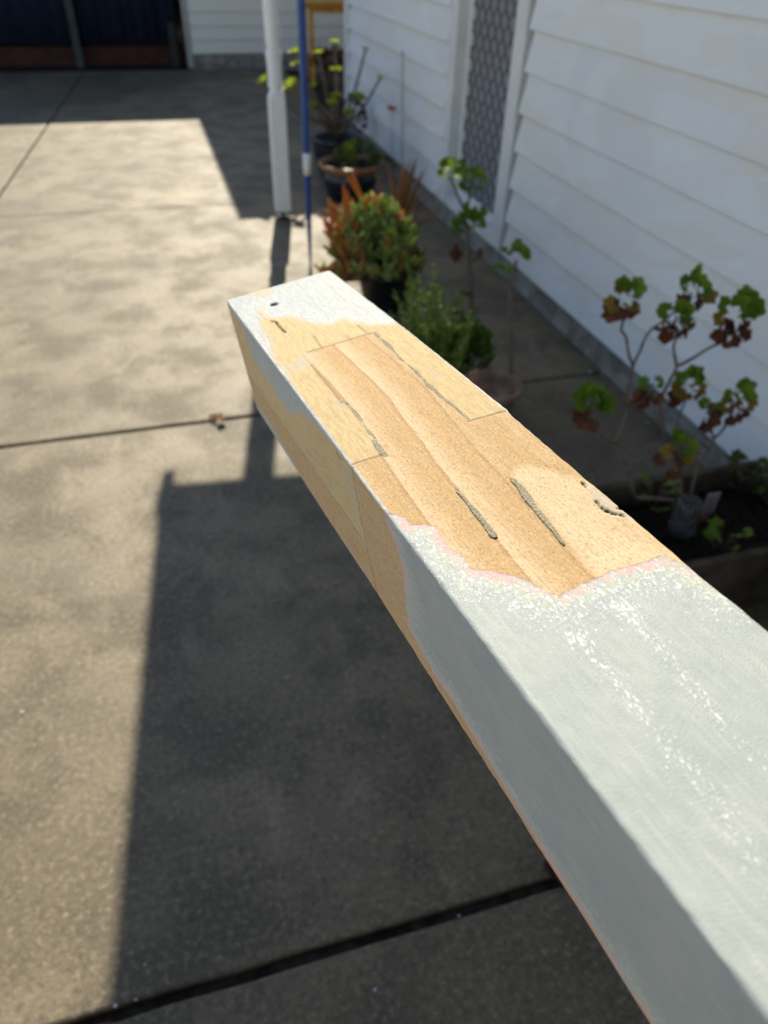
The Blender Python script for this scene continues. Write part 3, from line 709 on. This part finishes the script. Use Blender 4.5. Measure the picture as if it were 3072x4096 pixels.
def blade(mb, p, d, L, w, up=None, bend=.3, n=6, fold=.25, tip=.0):
    d, s, nn = frame_of(d, up); vs, fs = [], []
    for i in range(n+1):
        t = i/n; c = Vector(p)+d*(L*t)+nn*(-bend*L*t*t); ww = w*math.sin(math.pi*min(1, (t*.86+.10)))**.8*(1-tip*t)
        vs += [c-s*ww+nn*ww*fold, c, c+s*ww+nn*ww*fold]
    for i in range(n):
        for k in range(2): fs.append((i*3+k, i*3+k+1, i*3+k+4, i*3+k+3))
    mb.add(vs, fs, True)
def finger(mb, p, d, L, r, bend=.15):
    d, s, nn = frame_of(d); pts, rs = [], []
    for i in range(6):
        t = i/5; pts.append(Vector(p)+d*(L*t)+nn*(bend*L*t*t)); rs.append(r*(.45+.75*math.sin(math.pi*(.12+.80*t)))*(1 if i < 5 else .35))
    mb.tube(pts, rs, 6)
def crook(a, b, n=5, amp=.012):
    a, b = Vector(a), Vector(b); L = (b-a).length
    o1 = Vector((random.uniform(-1, 1), random.uniform(-1, 1), random.uniform(-.3, .3)))*amp
    return [a+(b-a)*(i/n)+o1*math.sin(math.pi*i/n)+Vector((random.uniform(-1, 1), random.uniform(-1, 1), 0))*amp*.15*(0 < i < n) for i in range(n+1)]
LG = leafmat('green_leaf', [(.10, .17, .018), (.15, .25, .026), (.21, .31, .04)], .6, .35, spec=.2)
LGD = leafmat('dark_green_leaf', [(.075, .14, .022), (.115, .20, .03), (.16, .25, .045)], .5, .25)
LBR = leafmat('withered_red_leaf', [(.055, .018, .012), (.12, .035, .018), (.17, .06, .025)], .6, .25)
LYE = leafmat('yellow_leaf', [(.28, .17, .02), (.34, .22, .04)], .55, .3)
LAEO = leafmat('aeonium_leaf', [(.30, .38, .04), (.42, .48, .06), (.52, .54, .10)], .4, .6)
LSUC = leafmat('succulent_leaf', [(.27, .38, .07), (.38, .50, .12), (.50, .58, .20)], .2, .5, spec=.8)
LORG = leafmat('orange_tip_leaf', [(.50, .15, .03), (.62, .23, .04), (.58, .30, .06)], .3, .4)
LMND = leafmat('moss_green_leaf', [(.035, .055, .008), (.07, .10, .012), (.12, .14, .02)], .5, .3)
LDRY = leafmat('dry_orange_blade', [(.26, .11, .04), (.36, .17, .07), (.20, .09, .04)], .6, .3)
LRED = leafmat('red_flower_petal', [(.55, .10, .07), (.65, .18, .12)], .5, .4)

# ---- geranium with withered leaves in the wooden planter
BX0, BX1, BY0, BY1, BZ = 1.02, 1.62, 1.05, 1.42, .21
pb = thing('planter_box', 'weathered wooden planter box with dark soil at the foot of the white wall', 'planter', ((BX0+BX1)/2, (BY0+BY1)/2, 0))
mb = MB(); w_ = .024
mb.box((BX0, BY0, .0), (BX1, BY0+w_, BZ)); mb.build('side_board', GRWOOD, pb, .003)
mb = MB(); mb.box((BX0, BY1-w_, .0), (BX1, BY1, BZ)); mb.build('side_board', GRWOOD, pb, .003)
mb = MB(); mb.box((BX0, BY0+w_+.001, .0), (BX0+w_, BY1-w_-.001, BZ-.002)); mb.build('end_board', GRWOOD, pb, .003)
mb = MB(); mb.box((BX1-w_, BY0+w_+.001, .0), (BX1, BY1-w_-.001, BZ-.002)); mb.build('end_board', GRWOOD, pb, .003)
mb = MB(); vs, fs = [], []; nx, ny = 30, 18
for i in range(nx+1):
    for j in range(ny+1):
        vs.append((BX0+w_+.002+(BX1-BX0-2*w_-.004)*i/nx, BY0+w_+.002+(BY1-BY0-2*w_-.004)*j/ny, .135+random.uniform(-.007, .007)))
for i in range(nx):
    for j in range(ny): fs.append((i*(ny+1)+j, (i+1)*(ny+1)+j, (i+1)*(ny+1)+j+1, i*(ny+1)+j+1))
mb.add(vs, fs); mb.build('soil', SOIL, pb)

GYp = 1.28
def gp(x, y, dy=0.0): return on_y((2200+x*.633, 1050+y*.633), GYp+dy)
ger = thing('geranium', 'straggly geranium with green tips and withered red leaves growing from the planter box', 'plant', (1.30, GYp, .13))
mb = MB(); base = Vector((1.30, GYp, .12))
n0, n1, n2, n3, n4 = gp(780, 1500), gp(540, 1480, .02), gp(420, 1150, .03), gp(500, 920, .05), gp(525, 650, .06)
n5, n6 = gp(720, 815, .06), gp(800, 655, .05)
segs = [((base, n0, n1), .0085), ((n1, n2), .0075), ((n2, n3), .0062), ((n3, n4), .0056), ((n4, gp(487, 515, .06)), .005), ((gp(487, 515, .06), gp(450, 430, .05), gp(478, 300, .05)), .0045),
        ((n4, gp(600, 480, .09), gp(710, 375, .12)), .0045), ((gp(710, 375, .12), gp(850, 260, .13)), .004), ((n3, gp(580, 880, .06), gp(650, 830, .08)), .004),
        ((base, gp(700, 950, .05), n5), .006), ((n5, n6), .0055), ((n6, gp(782, 520, .04), gp(803, 400, .03)), .0045), ((n6, gp(920, 595, .02), gp(1060, 515, -.02)), .0052), ((gp(1060, 515, -.02), gp(1130, 420, -.03)), .0042),
        ((n2, gp(340, 1110, 0), gp(270, 1050, -.03)), .0045), ((gp(270, 1050, -.03), gp(262, 980, -.04)), .004),
        ((base, gp(940, 1260, .02), gp(1035, 1110, .0)), .006), ((gp(1035, 1110, 0), gp(1025, 1000, -.01), gp(1010, 930, -.01)), .0045), ((gp(1035, 1110, 0), gp(1110, 1030, .02), gp(1160, 930, .03)), .0045),
        ((gp(1010, 1180, .02), gp(800, 1030, .06), gp(860, 870, .08)), .0040), ((base, gp(830, 1400, -.05), gp(800, 1260, -.06)), .005)]
for pts, r in segs:
    full = []
    for a, b in zip(pts[:-1], pts[1:]): full += crook(a, b, 4, .006)[(1 if full else 0):]
    mb.tube(full, [r*.78*(1-.25*i/len(full))*random.uniform(.9, 1.12) for i in range(len(full))], 7)
mb.build('stem', STEMG, ger)
def gerhead(c, R, green=7, brown=6, yellow=2, gs=1.0, tilt=(0, 0, 0)):
    c = Vector(c); tilt = Vector(tilt); R *= .78
    for nm, cnt, mat in (('leaves', green, LG), ('withered_leaves', brown, LBR), ('yellow_leaves', yellow, LYE)):
        if not cnt: continue
        m_ = MB(); cnt = int(cnt*1.5)
        for k in range(cnt):
            a = random.uniform(0, 2*math.pi)
            if nm == 'leaves':
                el = random.uniform(-.1, 1.2); dd = Vector((math.cos(a)*math.cos(el), math.sin(a)*math.cos(el), math.sin(el)))+tilt
                o_ = c+dd*R*random.uniform(.1, .45)+Vector((0, 0, R*.22)); lobed_leaf(m_, o_, dd+Vector((0, -.3, 0)), random.uniform(.027, .041)*gs, Vector((random.uniform(-.4, .4), -.8, .8)), .35)
            elif nm == 'withered_leaves':
                dd = Vector((math.cos(a), math.sin(a), random.uniform(-1.0, -.05))); o_ = c+dd*R*random.uniform(.15, .6)-Vector((0, 0, R*.25))
                lobed_leaf(m_, o_, dd+Vector((0, 0, -.35)), random.uniform(.022, .040), Vector((random.uniform(-.6, .6), -.6, .5)), random.uniform(-.8, .9), 5, .5)
            else:
                dd = Vector((math.cos(a), math.sin(a)*.6-.3, random.uniform(-.4, .25))); lobed_leaf(m_, c+dd*R*.45, dd, random.uniform(.026, .040), Vector((0, -.7, .7)), .4)
        m_.build(nm, mat, ger)
gerhead(gp(478, 225, .05), .052, 6, 7, 2); gerhead(gp(900, 190, .13), .062, 7, 8, 1); gerhead(gp(800, 365, .03), .056, 6, 7, 1)
gerhead(gp(1160, 350, -.03), .075, 8, 12, 1, 1.1, (.25, 0, .1)); gerhead(gp(262, 915, -.04), .064, 10, 5, 0, 1.1); gerhead(gp(655, 790, .08), .05, 2, 7, 0)
gerhead(gp(885, 780, .08), .052, 6, 3, 4); gerhead(gp(1175, 880, .03), .068, 5, 8, 5); gerhead(gp(800, 1190, -.06), .062, 5, 6, 4); gerhead(gp(1005, 930, -.01), .03, 3, 3, 0, .8)
# low seedlings in the box
for (q, lab, mat, cnt) in (((640, 1470), 'low green seedling at the back left corner of the planter box', LG, 12), ((1150, 1320), 'low green seedling in the planter box nearest the wall', LMND, 26), ((1090, 1790), 'low bright green seedling at the front board of the planter box', LG, 9)):
    c = gp(*q); c = on_z((2200+q[0]*.633, 1050+q[1]*.633), .17); c.x = min(max(c.x, BX0+.06), BX1-.06); c.y = min(max(c.y, BY0+.05), BY1-.05); c.z = .135
    sd_ = thing('seedling', lab, 'plant', c, 'seedlings in the planter box'); m_ = MB(); st_ = MB()
    for k in range(cnt):
        a = random.uniform(0, 6.28); q_ = c+Vector((math.cos(a)*random.uniform(.01, .05), math.sin(a)*random.uniform(.01, .05), random.uniform(.02, .10)))
        st_.tube([c+Vector((0, 0, -.01)), (c+q_)/2, q_], .0015, 5); lobed_leaf(m_, q_, Vector((math.cos(a), math.sin(a), .4)), random.uniform(.022, .04), Vector((0, -.3, 1)))
    m_.build('leaves', mat, sd_); st_.build('stem', STEM, sd_)
# clear bottle pushed neck down in the soil
def glassy():
    t = NT('clear_bottle_plastic'); t.base((.80, .86, .90)); t.rough(.10); t.b.inputs['Transmission Weight'].default_value = .95; t.b.inputs['IOR'].default_value = 1.3
    return t.m
bo = on_z((2735, 2085), .20); bo.y = max(bo.y, BY0+.07); bo.z = .12
bt = thing('water_bottle', 'clear plastic bottle standing upside down in the planter soil', 'bottle', bo)
mb = MB(); mb.lathe([(.012, 0), (.012, .018), (.016, .026), (.033, .05), (.036, .07), (.034, .085), (.036, .10), (.034, .115), (.036, .13), (.034, .148), (.022, .158), (.010, .152)], bo, 28); o = mb.build('bottle_body', glassy(), bt)
# pink and white plant tag, black pot
tg = on_z((2850, 1990), .22); tg = Vector((min(tg.x, BX1-.05), min(max(tg.y, BY0+.05), BY1-.05), .13))
pt = thing('plant_tag', 'pale plant tag with a pink foot stuck in the planter soil behind the bottle', 'tag', tg)
mb = MB(); mb.box((tg.x-.018, tg.y-.002, tg.z+.03), (tg.x+.022, tg.y+.002, tg.z+.105)); mb.build('tag_face', simple('dull_white_tag', (.30, .27, .26), .6, .3, 40), pt)
mb = MB(); mb.box((tg.x-.012, tg.y-.0015, tg.z-.02), (tg.x+.012, tg.y+.0015, tg.z+.029)); mb.build('tag_foot', PINKM, pt)
# black nursery pot standing by the box, only its rim edge seen
bk = on_z((3330, 2430), .20); bk.z = 0
kp = thing('black_pot', 'black plastic pot cut off by the right edge of the picture', 'pot', bk)
mb = MB(); mb.lathe([(.085, 0), (.11, .24), (.122, .242), (.122, .27), (.112, .27), (.108, .20), (.02, .20)], bk, 36); mb.build('pot_wall', BLACKP, kp)

# ---- two thin leggy geraniums
def leggy(name_label, basep, segs, heads, potspec):
    th = thing('leggy_geranium', name_label, 'plant', basep, 'leggy geraniums beside the path'); m_ = MB()
    for pts, r in segs:
        full = []
        for a, b in zip(pts[:-1], pts[1:]): full += crook(a, b, 4, .006)[(1 if full else 0):]
        m_.tube(full, [r*(1-.2*i/len(full))*random.uniform(.9, 1.15) for i in range(len(full))], 7)
    m_.build('stem', STEMG, th); g_ = MB(); b_ = MB()
    for c, R, cnt, br in heads:
        c = Vector(c)
        for k in range(int(cnt*1.9)):
            a = random.uniform(0, 6.28); el = random.uniform(-.3, 1.1); dd = Vector((math.cos(a)*math.cos(el), math.sin(a)*math.cos(el), math.sin(el)))
            lobed_leaf(g_, c+dd*R*random.uniform(.1, .6), dd, R*random.uniform(.38, .62), Vector((random.uniform(-.5, .5), -.6, .9)), .3)
        for k in range(br):
            a = random.uniform(0, 6.28); dd = Vector((math.cos(a), math.sin(a), -.9)); lobed_leaf(b_, c+dd*R*.4-Vector((0, 0, R)), dd, R*.6, None, .6, 5, .5)
    g_.build('leaves', LG, th)
    if b_.v: b_.build('withered_leaves', LBR, th)
ya = 2.88
A = lambda x, y, dy=0: on_y((x, y), ya+dy)
leggy('tall leggy geranium with reddish stem and green tufts in front of the screen door', A(1880, 1310),
      [((A(1882, 1320), A(1885, 1150), A(1872, 960)), .010), ((A(1872, 960), A(1860, 850), A(1830, 780), A(1800, 710)), .006), ((A(1860, 850, .03), A(1878, 790, .03), A(1888, 745, .03)), .005)],
      [(A(1798, 690), .075, 9, 0), (A(1890, 735, .03), .075, 9, 0), (A(1880, 890), .085, 12, 5), (A(1850, 1195), .05, 5, 3), (A(1890, 1010, 0), .02, 2, 2)], None)
yb = 2.2
B = lambda x, y, dy=0: on_y((x, y), yb+dy)
leggy('shorter leggy geranium with forked top against the white wall base', B(2040, 1600),
      [((B(2036, 1600), B(2046, 1380), B(2042, 1150)), .0085), ((B(2042, 1150), B(2062, 1090), B(2066, 1040)), .006), ((B(2042, 1150), B(2020, 1110)), .0045)],
      [(B(2070, 1020), .062, 9, 0), (B(2012, 1092), .045, 5, 0)], None)
pc_ = Vector((1.05, 2.12, 0))
pt_ = thing('terracotta_pot', 'small pale terracotta pot with one leggy stem just right of the timber post', 'pot', pc_)
mb = MB(); mb.lathe([(.065, 0), (.095, .13), (.105, .13), (.108, .165), (.098, .165), (.092, .12), (.01, .12)], pc_, 36); mb.build('pot_wall', TERRA, pt_)
pa_ = Vector((A(1882, 1320).x, ya, 0))

# ---- feathery dark green bush behind the post
rb = thing('feathery_bush', 'soft dark green feathery bush close behind the timber post', 'bush', (.93, 2.35, 0))
mb, st_ = MB(), MB()
for k in range(86):
    bx, by = .93+random.gauss(0, .085), 2.36+random.gauss(0, .10); u = (bx-.80)/.25
    h = (.47-1.1*max(0, bx-.90)-.2*max(0, .86-bx))*random.uniform(.45, 1.08)
    lean = Vector((random.uniform(-.15, .15), random.uniform(-.15, .15), 1)); r0 = Vector((bx*.6+.93*.4, by*.6+2.36*.4, .02))
    tip = Vector((bx, by, 0))+lean*h; st_.tube([r0, (r0+tip)/2+Vector((0, 0, .02)), tip], [.0025, .002, .001], 5)
    for j in range(70):
        t = random.uniform(.18, 1); c = r0+(tip-r0)*t; a = random.uniform(0, 6.28)
        blade(mb, c, Vector((math.cos(a), math.sin(a), random.uniform(.7, 2.2))), random.uniform(.016, .032)*(1.15-.5*t), .0034, None, .25, 3)
mb.build('foliage', LGD, rb); st_.build('stem', STEM, rb)
fb = Vector((1.06, 2.42, 0))
fp = thing('parsley_clump', 'rounded dark green leafy clump right of the feathery bush', 'bush', fb)
mb, st_ = MB(), MB()
for k in range(300):
    d_ = Vector((random.gauss(0, 1), random.gauss(0, 1), abs(random.gauss(0, 1))+.15)).normalized(); r = random.uniform(.55, 1.0)
    c = fb+Vector((d_.x*.105*r, d_.y*.105*r, .10+d_.z*.17*r)); lobed_leaf(mb, c, d_, random.uniform(.02, .036), None, .3, 3)
    if k % 8 == 0: st_.tube([fb+Vector((0, 0, .0)), c], .0016, 5)
mb.build('foliage', LGD, fp); st_.build('stem', STEM, fp)

# ---- finger-leaved succulent with orange tips in a black pot
sc = Vector((.905, 3.20, 0))
sp = thing('black_pot', 'round black plastic pot under the orange tipped succulent', 'pot', sc+Vector((.06, .02, 0)))
c_ = sc+Vector((.06, .02, 0)); mb = MB(); mb.lathe([(.10, 0), (.135, .17), (.148, .17), (.15, .20), (.138, .20), (.13, .16), (.02, .16)], c_, 36); mb.build('pot_wall', BLACKP, sp)
su = thing('finger_succulent', 'bushy green finger leaved succulent with orange tips behind the end of the timber post', 'plant', (sc.x, sc.y, .16))
g_, o_, st_ = MB(), MB(), MB()
for k in range(130):
    a = random.uniform(0, 6.28); rr = math.sqrt(random.uniform(0, 1)); ex, ey = math.cos(a)*rr*.25+.015, math.sin(a)*rr*.19
    hh = .09+.38*math.sqrt(max(0, 1-rr*rr))+random.uniform(-.05, .025); tip = Vector((sc.x-.02+ex, sc.y+ey, hh)); r0 = sc+Vector((.04+ex*.25, ey*.25, .15))
    mid = (r0+tip)/2+Vector((ex*.2, ey*.2, .02)); st_.tube([r0, mid, tip], [.008, .006, .004], 6)
    left = ex < -.02 and ey < .12
    for j in range(26):
        t = random.uniform(.35, 1.0); c = r0+(tip-r0)*t+Vector((0, 0, .004)); b = random.uniform(0, 6.28)
        dd = Vector((math.cos(b), math.sin(b), random.uniform(.5, 2.4)))
        orange = random.random() < (.50 if ex < -.11 and t > .6 else .18 if t > .85 else .04)
        finger(o_ if orange else g_, c, dd, random.uniform(.040, .074), random.uniform(.0042, .0062))
for (x, y, x2, y2) in ((1440, 770, 1395, 670), (1390, 830, 1380, 745), (1340, 860, 1300, 770), (1330, 905, 1280, 830), (1345, 950, 1285, 880), (1510, 800, 1505, 745), (1340, 960, 1290, 905), (1480, 800, 1470, 750), (1385, 850, 1345, 790), (1330, 880, 1312, 800)):
    p, q = on_y((x, y), 3.2+random.uniform(-.05, .05)), on_y((x2, y2), 3.2+random.uniform(-.05, .05)); p = p+(p-q)*.35
    for ff in range(3): finger(o_, p+Vector((random.uniform(-.022, .022), random.uniform(-.02, .02), random.uniform(-.03, .01))), (q-p)+Vector((random.uniform(-.02, .02), 0, random.uniform(-.01, .02))), (q-p).length*random.uniform(.55, 1.0), random.uniform(.0045, .0062), .08)
g_.build('leaves', LSUC, su); o_.build('orange_leaves', LORG, su); st_.build('stem', STEM, su)

# ---- dry orange spiky plant behind it
dc = Vector((1.16, 3.72, 0))
dp = thing('spiky_plant', 'dry orange brown spiky plant with long straight blades behind the succulent', 'plant', dc)
mb = MB()
for k in range(34):
    a = random.uniform(0, 6.28); sp_ = random.uniform(.15, 1.0); dd = Vector((math.cos(a)*sp_, math.sin(a)*sp_, 1.0)); blade(mb, dc+Vector((math.cos(a)*.02, math.sin(a)*.02, .10)), dd, random.uniform(.28, .44), random.uniform(.006, .010), Vector((0, 0, 1)) if sp_ > .4 else None, random.uniform(.1, .5), 7)
for (x, y) in ((1608, 655), (1622, 650), (1640, 640), (1655, 650), (1668, 630), (1690, 690), (1600, 700)):
    q = on_y((x, y), 3.72+random.uniform(-.05, .05)); r0 = dc+Vector((0, 0, .12)); blade(mb, r0, q-r0, (q-r0).length, .011, Vector((0, -1, 0)), .02, 8)
for (x, y) in ((1790, 905), (1760, 860), (1720, 770), (1745, 980)):
    q = on_y((x, y), 3.5); r0 = dc+Vector((0, 0, .13)); blade(mb, r0, q-r0+Vector((0, 0, .08)), (q-r0).length*1.05, .011, Vector((0, 0, 1)), .25, 8)
mb.build('blades', LDRY, dp)

# ---- glazed bowl with mound plant
bc = Vector((1.22, 4.96, 0))
bw = thing('glazed_bowl_pot', 'wide dark glazed bowl pot with a shiny brown rim', 'pot', bc)
mb = MB(); mb.lathe([(.125, 0), (.15, .02), (.175, .12), (.185, .185), (.17, .19), (.165, .17), (.02, .17)], bc, 44); body_ = mb.build('pot_wall', GLAZE, bw)
mb = MB(); mb.lathe([(.1855, .184), (.194, .192), (.206, .206), (.210, .220), (.207, .230), (.197, .233), (.186, .226), (.178, .205), (.174, .186)], bc, 44); mb.build('rim', RIMB, bw)
mb = MB(); mb.lathe([(.02, .19), (.1835, .205), (.02, .212)], bc, 30); mb.build('soil', SOIL, bw)
mp = thing('mound_plant', 'low mossy green mound plant filling the glazed bowl pot', 'plant', bc+Vector((0, 0, .2)))
mb = MB(); mcs = [(Vector((.06, -.02, .22)), .13, .15), (Vector((-.03, .02, .22)), .09, .09), (Vector((.20, -.03, .20)), .09, .06)]
for k in range(900):
    o3, R, hz = random.choices(mcs, (5, 2, 2))[0]; d_ = Vector((random.gauss(0, 1), random.gauss(0, 1), abs(random.gauss(0, 1)))).normalized(); r = random.uniform(.7, 1.02)
    blade(mb, bc+o3+Vector((d_.x*R*r, d_.y*R*r, d_.z*hz*r)), d_+Vector((random.uniform(-.5, .5), random.uniform(-.5, .5), .2)), random.uniform(.014, .03), .005, None, .2, 3)
mb.build('foliage', LMND, mp)

# ---- large blue pot with aeonium
ac = Vector((1.27, 5.52, 0))
ap = thing('blue_pot', 'tall dark blue glazed pot behind the bowl pot', 'pot', ac)
mb = MB(); mb.lathe([(.12, 0), (.15, .05), (.175, .15), (.178, .225)], ac, 44); mb.build('pot_wall', GLAZE, ap)
mb = MB(); mb.lathe([(.1785, .224), (.19, .235), (.193, .252), (.188, .262), (.178, .262), (.168, .24), (.165, .22)], ac, 44); mb.build('rim', GLAZE, ap)
mb = MB(); mb.lathe([(.02, .222), (.17, .235), (.02, .242)], ac, 30); mb.build('soil', SOIL, ap)
ae = thing('aeonium', 'branching succulent with lime green rosettes on bare stems in the blue pot', 'plant', ac+Vector((0, 0, .24)))
ros = [(1340,173,.036,.05),(1183,211,.040,-.05),(1190,260,.036,-.08),(1058,326,.046,-.05),(1165,352,.060,-.14),(1275,215,.036,.10),(1346,285,.042,-.05),(1462,200,.026,.12),(1520,316,.030,.02),(1434,397,.050,-.12),(1250,352,.042,.08),(1347,390,.038,-.10),(1330,415,.034,-.16),(1390,455,.032,-.18),(1255,425,.034,-.05),(1225,370,.036,.0)]
st_ = MB(); hub = ac+Vector((0, 0, .25))
for (x, y, r, dy) in ros:
    r *= 1.35; dy = min(dy-.07, .0); c = on_y((x, y), ac.y+dy); v = c-hub; mid = hub+v*.5+Vector((v.x*.06, v.y*.1, -.02)); pts = [hub+Vector((random.uniform(-.02, .02), random.uniform(-.02, .02), 0)), hub+v*.25+Vector((0, 0, .01)), mid, hub+v*.8+Vector((v.x*.02, 0, -.01)), c]
    st_.tube(pts, [.013, .011, .0095, .009, .008], 8)
    m_ = MB(); ax = (c-mid).normalized(); ax = (ax+Vector((0, 0, .4))).normalized(); _, sx_, sy_ = frame_of(ax, Vector((0, 1, .1)))
    nl = 30
    for k in range(nl):
        a = k*2.39996; f = k/nl; out = (.25+.75*math.sqrt(f)); dd = (sx_*math.cos(a)+sy_*math.sin(a))*out+ax*(1.05-out*.9); blade(m_, c, dd, r*(.45+.6*f), r*.26, ax, -.18, 4, .25)
    m_.build('rosette', LAEO, ae)
st_.build('stem', STEMG, ae)
# purplish shrub behind aeonium
pcx = on_y((1400, 440), 6.1); pcx.z = 0
pp_ = thing('purple_shrub', 'small dark purplish shrub against the wall behind the blue pot', 'shrub', pcx)
mb, st_ = MB(), MB()
for k in range(150):
    d_ = Vector((random.gauss(0, 1), random.gauss(0, 1), random.uniform(-.6, 1))).normalized(); c = pcx+Vector((d_.x*.11, d_.y*.11, .24+d_.z*.16)); lobed_leaf(mb, c, d_, random.uniform(.025, .04), None, .3, 3)
    if k % 9 == 0: st_.tube([pcx, c], .003, 5)
mb.build('foliage', leafmat('purple_leaf', [(.03, .018, .022), (.06, .03, .035), (.04, .06, .02)], .5, .2), pp_); st_.build('stem', STEM, pp_)

# ---- stake and red flower near the wall
sk = on_x((1610, 640), 1.56); sk2 = on_x((1610, 205), 1.56)
stk = thing('garden_stake', 'thin grey garden stake leaning beside the white wall', 'stake', (sk.x, sk.y, 0))
mb = MB(); mb.tube([(sk.x, sk.y, 0), (sk.x, sk.y, sk.z), tuple(sk2)], [.008, .008, .007], 8); mb.build('stake_rod', STAKE, stk)
fl = on_x((1570, 430), 1.55)
flo = thing('flower_stem', 'single faded red flower on a thin stalk near the wall', 'flower', (fl.x, fl.y, 0))
mb = MB(); mb.tube([(fl.x+.01, fl.y, 0), (fl.x+.006, fl.y, fl.z*.5), (fl.x, fl.y, fl.z)], .003, 6); mb.build('stem', STAKE, flo)
mb = MB()
for k in range(14):
    a = random.uniform(0, 6.28); blade(mb, fl, Vector((math.cos(a), math.sin(a), random.uniform(-.8, .6))), .035, .009, None, .3, 4)
mb.build('petals', LRED, flo)
# ---- orange stool and rusty pot by the garage
sx0, sx1, sy = 1.86, 2.46, 9.3
stl = thing('pine_table', 'orange varnished pine table frame standing before the garage wall', 'table', (2.1, sy, 0))
mb = MB(); mb.box((sx0-.03, sy-.03, .735), (sx1+.03, sy+.45, .765)); mb.build('tabletop', ORANGE, stl, .004)
for ry in (0, .40):
    mb = MB(); mb.box((sx0+.03, sy+ry, .665), (sx1-.03, sy+ry+.02, .734)); mb.build('rail', ORANGE, stl, .003)
for (lx, ly) in ((sx0-.02, sy-.012), (sx1-.02, sy-.012), (sx0-.02, sy+.385), (sx1-.02, sy+.385)):
    mb = MB(); mb.box((lx, ly, 0), (lx+.048, ly+.045, .734)); mb.build('leg', ORANGE, stl, .003)
rc = on_y((1320, 235), 8.4)
rp_ = thing('rusty_shrub', 'dry rusty brown shrub in front of the pine table', 'shrub', (rc.x, rc.y, 0))
mb, st_ = MB(), MB()
for k in range(260):
    d_ = Vector((random.gauss(0, 1), random.gauss(0, 1), random.gauss(0, 1))).normalized(); r = random.uniform(.3, 1); c = Vector((rc.x+d_.x*.19*r, rc.y+d_.y*.15*r, rc.z+d_.z*.10*r)); lobed_leaf(mb, c, d_, random.uniform(.03, .05), None, .5, 3)
    if k % 16 == 0: st_.tube([(rc.x, rc.y, 0), c], .004, 5)
mb.build('foliage', leafmat('rusty_leaf', [(.10, .035, .015), (.22, .075, .025), (.05, .03, .012)], .6, .2), rp_); st_.build('stem', STEM, rp_)
# ---- dry leaf, paint flakes, offcut
lp = on_z((870, 1690), 0)
dl_ = thing('dry_leaf', 'curled dry brown leaf lying on the joint between two slabs', 'leaf', lp)
mb = MB(); lobed_leaf(mb, lp+Vector((-.012, -.012, .012)), Vector((.9, .35, .25)), .046, Vector((0, 0, 1)), .75, 5, .25); lobed_leaf(mb, lp+Vector((-.018, .004, .010)), Vector((.5, .9, .5)), .028, Vector((0, 0, 1)), .9, 3, .3)
mb.build('leaf_blade', DRYLEAF, dl_)
flakes = [(463,4025,.0045,''),(545,4000,.0035,''),(1835,3665,.004,''),(580,3860,.003,''),(1500,3960,.0045,''),(90,2850,.0045,''),(2360,1490,.012,''),(2330,1525,.007,''),(2130,1370,.007,''),(2590,1690,.007,'')]
proto = None
for i, (x, y, r, _) in enumerate(flakes):
    c = on_z((x, y), 0)
    if proto is None:
        m_ = MB(); vs = [(math.cos(k*.9)*random.uniform(.7, 1.2), math.sin(k*.9)*random.uniform(.7, 1.2), .12*random.uniform(.2, 1)) for k in range(7)]
        m_.add([(0, 0, .30)]+vs+[(v[0]*.9, v[1]*.9, -.05) for v in vs], [(0, 1+k, 1+(k+1) % 7) for k in range(7)]+[(1+k, 8+k, 8+(k+1) % 7, 1+(k+1) % 7) for k in range(7)]); proto = m_.build('paint_flake', CHIPM); o = proto
    else: o = proto.copy(); COL.objects.link(o)
    o.location = (c.x, c.y, .002); o.scale = (r, r*random.uniform(.5, 1), r); o.rotation_euler = (0, 0, random.uniform(0, 6.28))
    tag(o, 'small white paint flake lying on the concrete slabs', 'paint flake', 'white paint flakes on the paving')
oc = on_z((2230, 3500), 0)
of = thing('timber_offcut', 'dark reddish timber offcut on the slab half hidden under the timber post', 'offcut', oc)
mb = MB(); mb.box((oc.x-.012, oc.y-.02, .0), (oc.x+.10, oc.y+.03, .022), Matrix.Rotation(.3, 3, 'Z'), oc); mb.build('offcut_block', BRICK, of, .003)
